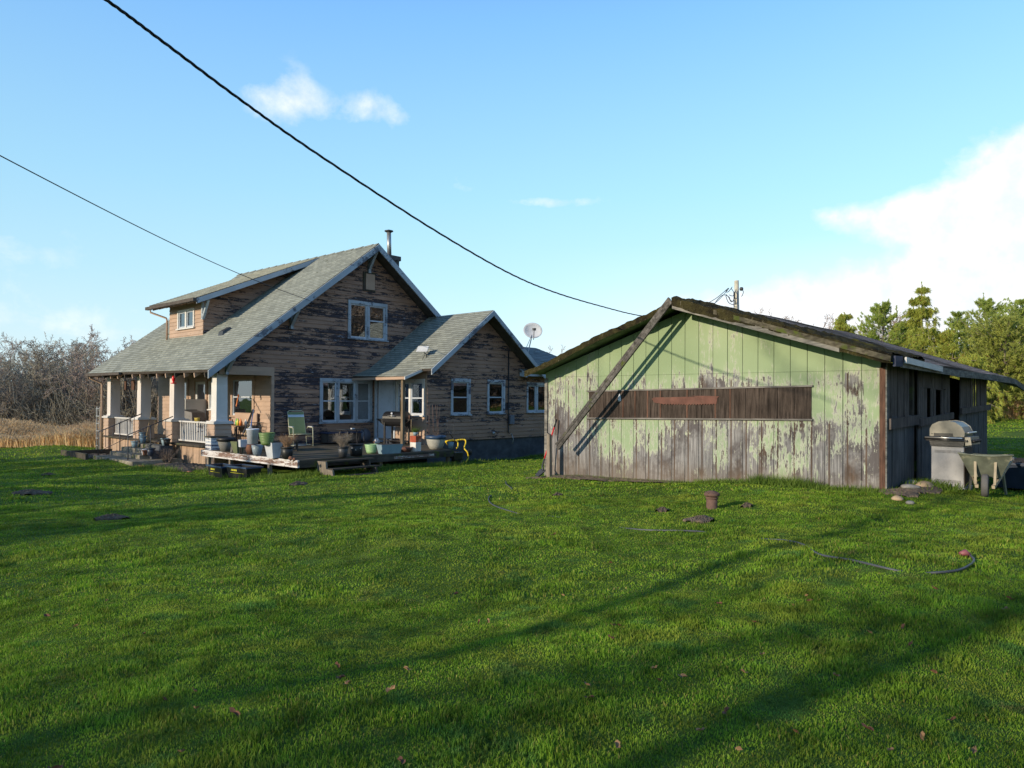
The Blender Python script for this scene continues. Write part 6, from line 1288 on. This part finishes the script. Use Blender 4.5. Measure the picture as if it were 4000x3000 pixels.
# conifers
def conifer(name, seed, h, base_r, mt, label, loc, style='pine', dens=1., top=.14, low=.03):
    base_r *= 1.25
    rs = np.random.RandomState(seed); S = [(np.array([0, 0, -.3]), np.array([0, 0, h * .5]), .02 * h, .012 * h), (np.array([0, 0, h * .5]), np.array([rs.normal(0, .05), 0, h * .98]), .012 * h, .01)]
    V = []; 
    def tuft(c, d, L, n, w):
        d = d / (np.linalg.norm(d) + 1e-9); h_ = np.array([0, 0, 1.]) if abs(d[2]) < .9 else np.array([1., 0, 0]); u = np.cross(d, h_); u /= np.linalg.norm(u); ww = np.cross(d, u)
        a = rs.uniform(0, 6.28, n); e = rs.uniform(.25, 1.0, n); dirs = d[None] * (1 - e * .45)[:, None] + (u[None] * np.cos(a)[:, None] + ww[None] * np.sin(a)[:, None]) * e[:, None] * .8
        st_ = c[None] + d[None] * rs.uniform(-.3, .6, n)[:, None] * L; en = st_ + dirs * L * rs.uniform(.6, 1.1, n)[:, None]
        side = np.cross(dirs, rs.normal(0, 1, (n, 3))); side /= np.linalg.norm(side, axis=1)[:, None] + 1e-9
        V.append(np.stack([st_ - side * w, st_ + side * w, en], 1))
    nw = int(h * 2.3 * dens)
    for i in range(nw):
        f = (i + rs.uniform(0, .8)) / nw; z = h * (low + (1 - low) * f); R_ = base_r * ((1 - f) ** .75) * rs.uniform(.7, 1.15) + .18
        if style == 'pine': R_ *= (.9 + .25 * math.sin(f * 17 + seed))
        for j in range(int(rs.uniform(5, 8) * dens)):
            a = rs.uniform(0, 6.28); el = (.75 * f + .15) if style == 'pine' else -.10 + .5 * f; d = np.array([math.cos(a), math.sin(a), math.tan(el) * .7]); p = np.array([0, 0, z]); L = R_ * rs.uniform(.7, 1.15); n_ = max(3, int(L / .28))
            for k in range(n_):
                q = p + d * L / n_; S.append((p, q, .012 + .02 * (1 - k / n_), .012)); 
                if style != 'pine': d = d + np.array([0, 0, -.07])
                else: d = d + np.array([0, 0, .05])
                t = (k + 1) / n_
                if t > .25:
                    for _ in range(5):
                        off_ = rs.normal(0, .26, 3) * L * .5; c = q + off_
                        if style == 'pine': tuft(c, d + rs.normal(0, .5, 3) + np.array([0, 0, .4]), .25, 22, .019)
                        else: tuft(c, np.array([d[0] * .5, d[1] * .5, -1.1]) + rs.normal(0, .25, 3), .32, 22, .019)
                p = q
    for j in range(7 if style == 'pine' else 3):  # leading shoots
        a = rs.uniform(0, 6.28); rr_ = rs.uniform(0, base_r * .45); z = h * rs.uniform(1 - top * 2.2, 1 - top * .6); p = np.array([math.cos(a) * rr_, math.sin(a) * rr_, z]); q = p + np.array([rs.normal(0, .08), rs.normal(0, .08), h * rs.uniform(.7, 1.1) * top]); S.append((p, q, .03, .012))
        for t in np.linspace(0, 1, 9): tuft(p + (q - p) * t, (q - p) + rs.normal(0, .3, 3), .18, 18, .018)
    t = thing(name, label, 'tree', loc); v, f = segmesh(S, 4); npmesh('trunk', v, f, 'bark', quads=True, parent=t)
    v = np.concatenate(V).reshape(-1, 3); npmesh('crown', v, np.arange(len(v)).reshape(-1, 3), mt, parent=t); return t
def cf(px_, D, topy, br, mt, lb, seed, style, nm='pine_tree', **k):
    D = D * 1.22; br *= 1.15; x, y = gpos(px_, D); zg = Z(x, y); h = (PD(px_, topy, D)[2] - zg); conifer(nm, seed, h, br, mt, lb, (x, y, zg), style, **k)
cf(3300, 44, 1215, 1.6, 'needle_gold', 'thin yellow green conifer left of the round topped pine', 1, 'cedar', 'cedar_tree')
cf(3450, 41, 1185, 2.1, 'needle_green', 'bright green pine with upright shoots above the brown barn roof', 2, 'pine')
cf(3600, 40, 1120, 1.5, 'needle_gold', 'tall golden drooping cedar with a bare bent top', 3, 'cedar', 'cedar_tree', top=.2)
cf(3640, 38, 1270, 2.6, 'needle_gold', 'broad golden drooping cedar in front of the tall one', 4, 'cedar', 'cedar_tree')
cf(3530, 44, 1250, 2.2, 'needle_gold', 'yellowish cedar filling between the pine and the bent top cedar', 14, 'cedar', 'cedar_tree')
cf(3740, 46, 1235, 2.0, 'needle_green', 'bushy pine right of the golden cedars', 5, 'pine')
cf(3850, 47, 1175, 2.4, 'needle_green', 'pine with tall candle shoots near the right edge', 6, 'pine', top=.2)
cf(3985, 44, 1185, 3.0, 'needle_green', 'tallest pine at the right edge of the view', 7, 'pine')
cf(3925, 39, 1250, 3.3, 'needle_dark', 'broad round olive green pine at the right edge', 8, 'pine', dens=1.2, low=.03)
cf(4150, 44, 1210, 3.4, 'needle_green', 'large pine beyond the right edge of the barn', 9, 'pine')
cf(3720, 36.5, 1350, 2.8, 'needle_gold', 'low spreading golden cedar right behind the barn roof', 10, 'cedar', 'cedar_tree', low=.02)
cf(3830, 42, 1330, 3.0, 'needle_dark', 'low dark pine behind the end of the barn', 11, 'pine', low=.02, dens=1.1)

# trees out of the frame towards the sun; their long shadows streak the lawn
LX, LY = -SUN.x / math.hypot(SUN.x, SUN.y), -SUN.y / math.hypot(SUN.x, SUN.y)
def off(q, t): return (q * -LY - t * LX, q * LX - t * LY)   # q across the light, t metres back along it
OG = 'bare yard trees standing out of view to the left'
sp_ = [bare('yard_tree', 300 + i, 11., stems=1, r=(.23, .13, .15)[i], label='x', twig='bark_twig', dens=(.6, .8, .85)[i], rmin=.012, group=OG) for i in range(3)]
tr_ = [(1.95, 16, 1.), (2.75, 16, 1.15), (4.4, 24, .85), (.3, 30, .7), (5.6, 29, .85), (6.7, 22, .8), (3.6, 30, .8), (8.1, 34, 1.), (9.3, 26, .95), (7.4, 27, .7)]
for i, (q, t, s_) in enumerate(tr_):
    x, y = off(q, t); o = sp_[i] if i < 3 else dup(sp_[i % 3], (0, 0, 0), r2.uniform(0, 6.28)); o.location = (x, y, Z(x, y) - .1); o.scale = (s_,) * 3; o['label'] = 'bare tree left of the view casting long streaks on the lawn'
# dense hedge out of view: the shade lying in front of the porch
hd = thing('hedge', 'dense evergreen hedge out of view whose shade lies before the porch', 'hedge', (-9, 20, -.3))
rs = np.random.RandomState(44); V = []; n = 26000
q = rs.uniform(10.3, 30.0, n); t = 13.2 + rs.normal(0, .6, n); top = 5.0 + .9 * np.sin(q * 1.7) + .6 * np.sin(q * 4.1 + 1) ; z = rs.uniform(0, 1, n) ** .8 * top
x = q * -LY - t * LX; y = q * LX - t * LY; c = np.stack([x, y, z - .4], 1) - np.array([-9, 20, -.3]); d1 = rs.normal(0, .11, (n, 3)); d2 = rs.normal(0, .11, (n, 3))
V = np.stack([c, c + d1, c + d2], 1).reshape(-1, 3); npmesh('foliage', V, np.arange(len(V)).reshape(-1, 3), 'needle_dark', parent=hd)
# wood behind the camera, mirrored in the shaded windows
tangle('woodland', lambda rs: (rs.uniform(20, 95), rs.uniform(-36, -24)), 9000, 24., 'bark_pink', 9, 'leafless wood behind the viewer mirrored in the windows', .045)
v, f = tallgrass(8000, lambda rs: (rs.uniform(20, 95), rs.uniform(-23, -18)), 1.6, .12, 23, lambda x, y: -.1); props(npmesh('dry_grass', v, f, 'dry_grass'), 'dry grass behind the viewer mirrored in the windows', 'dry grass', kind='stuff')

# fallen leaves on the lawn
lf = []
for i in range(4):
    r3 = random.Random(i); m = M(); n = 9; vs = [(0, 0, 0)]
    for k in range(n): a = k / n * 6.283; r_ = .045 * (1 + .35 * math.sin(a * 2 + i) + .2 * r3.uniform(-1, 1)); vs.append((math.cos(a) * r_ * 1.3, math.sin(a) * r_ * .8, .012 + .028 * abs(math.sin(a * 1.5 + i)) ** 1.5))
    m.add(vs, [(0, 1 + k, 1 + (k + 1) % n) for k in range(n)]); o = m.build('fallen_leaf', 'leaf_brown' if i % 2 == 0 else 'leaf_tan', recalc=False, origin=(0, 0, 0)); lf.append(o)
LL = ['curled dark brown fallen leaf lying on the lawn', 'curled tan fallen leaf lying on the lawn']
lsp = [(205, 665), (335, 705), (625, 740), (838, 985), (710, 1022), (845, 1060), (1015, 1080), (785, 1248), (1735, 1290), (1500, 955), (1470, 930), (1688, 980), (1460, 875), (1760, 895), (2070, 690), (2110, 685), (1968, 570), (2072, 468), (1517, 215), (1252, 172), (235, 1322), (458, 600), (1255, 205), (1797, 92)]
rsp = [(430, 437), (217, 575), (427, 757), (437, 705), (465, 705), (325, 960), (335, 1015), (617, 888), (637, 940), (735, 925), (1045, 690), (1080, 830), (1283, 600), (1217, 620), (1825, 545), (2130, 635), (1725, 785), (1003, 905), (925, 1075), (815, 1155), (1220, 1160), (975, 1240), (1535, 1145), (1775, 1180), (1902, 1110), (1635, 1240), (1830, 910), (455, 1222), (895, 610), (1272, 578), (2153, 590), (1545, 735), (1690, 712), (1400, 920), (180, 315), (1990, 1240)]
for i, (a, b) in enumerate([Z15(*q) for q in lsp] + [Z16(*q) for q in rsp]):
    p_ = lawnpt(a, b, .03); o = lf[i] if i < 4 else lf[i % 4].copy()
    if i >= 4: COL.objects.link(o)
    o.location = p_ - Vector((0, 0, .012)); o.rotation_euler = (r2.uniform(-.6, .6), r2.uniform(-.6, .6), r2.uniform(0, 6.28)); s_ = r2.uniform(.28, .46); o.scale = (s_,) * 3; props(o, LL[i % 2], 'leaf', 'dark brown fallen leaves on the lawn' if i % 2 == 0 else 'tan fallen leaves on the lawn')
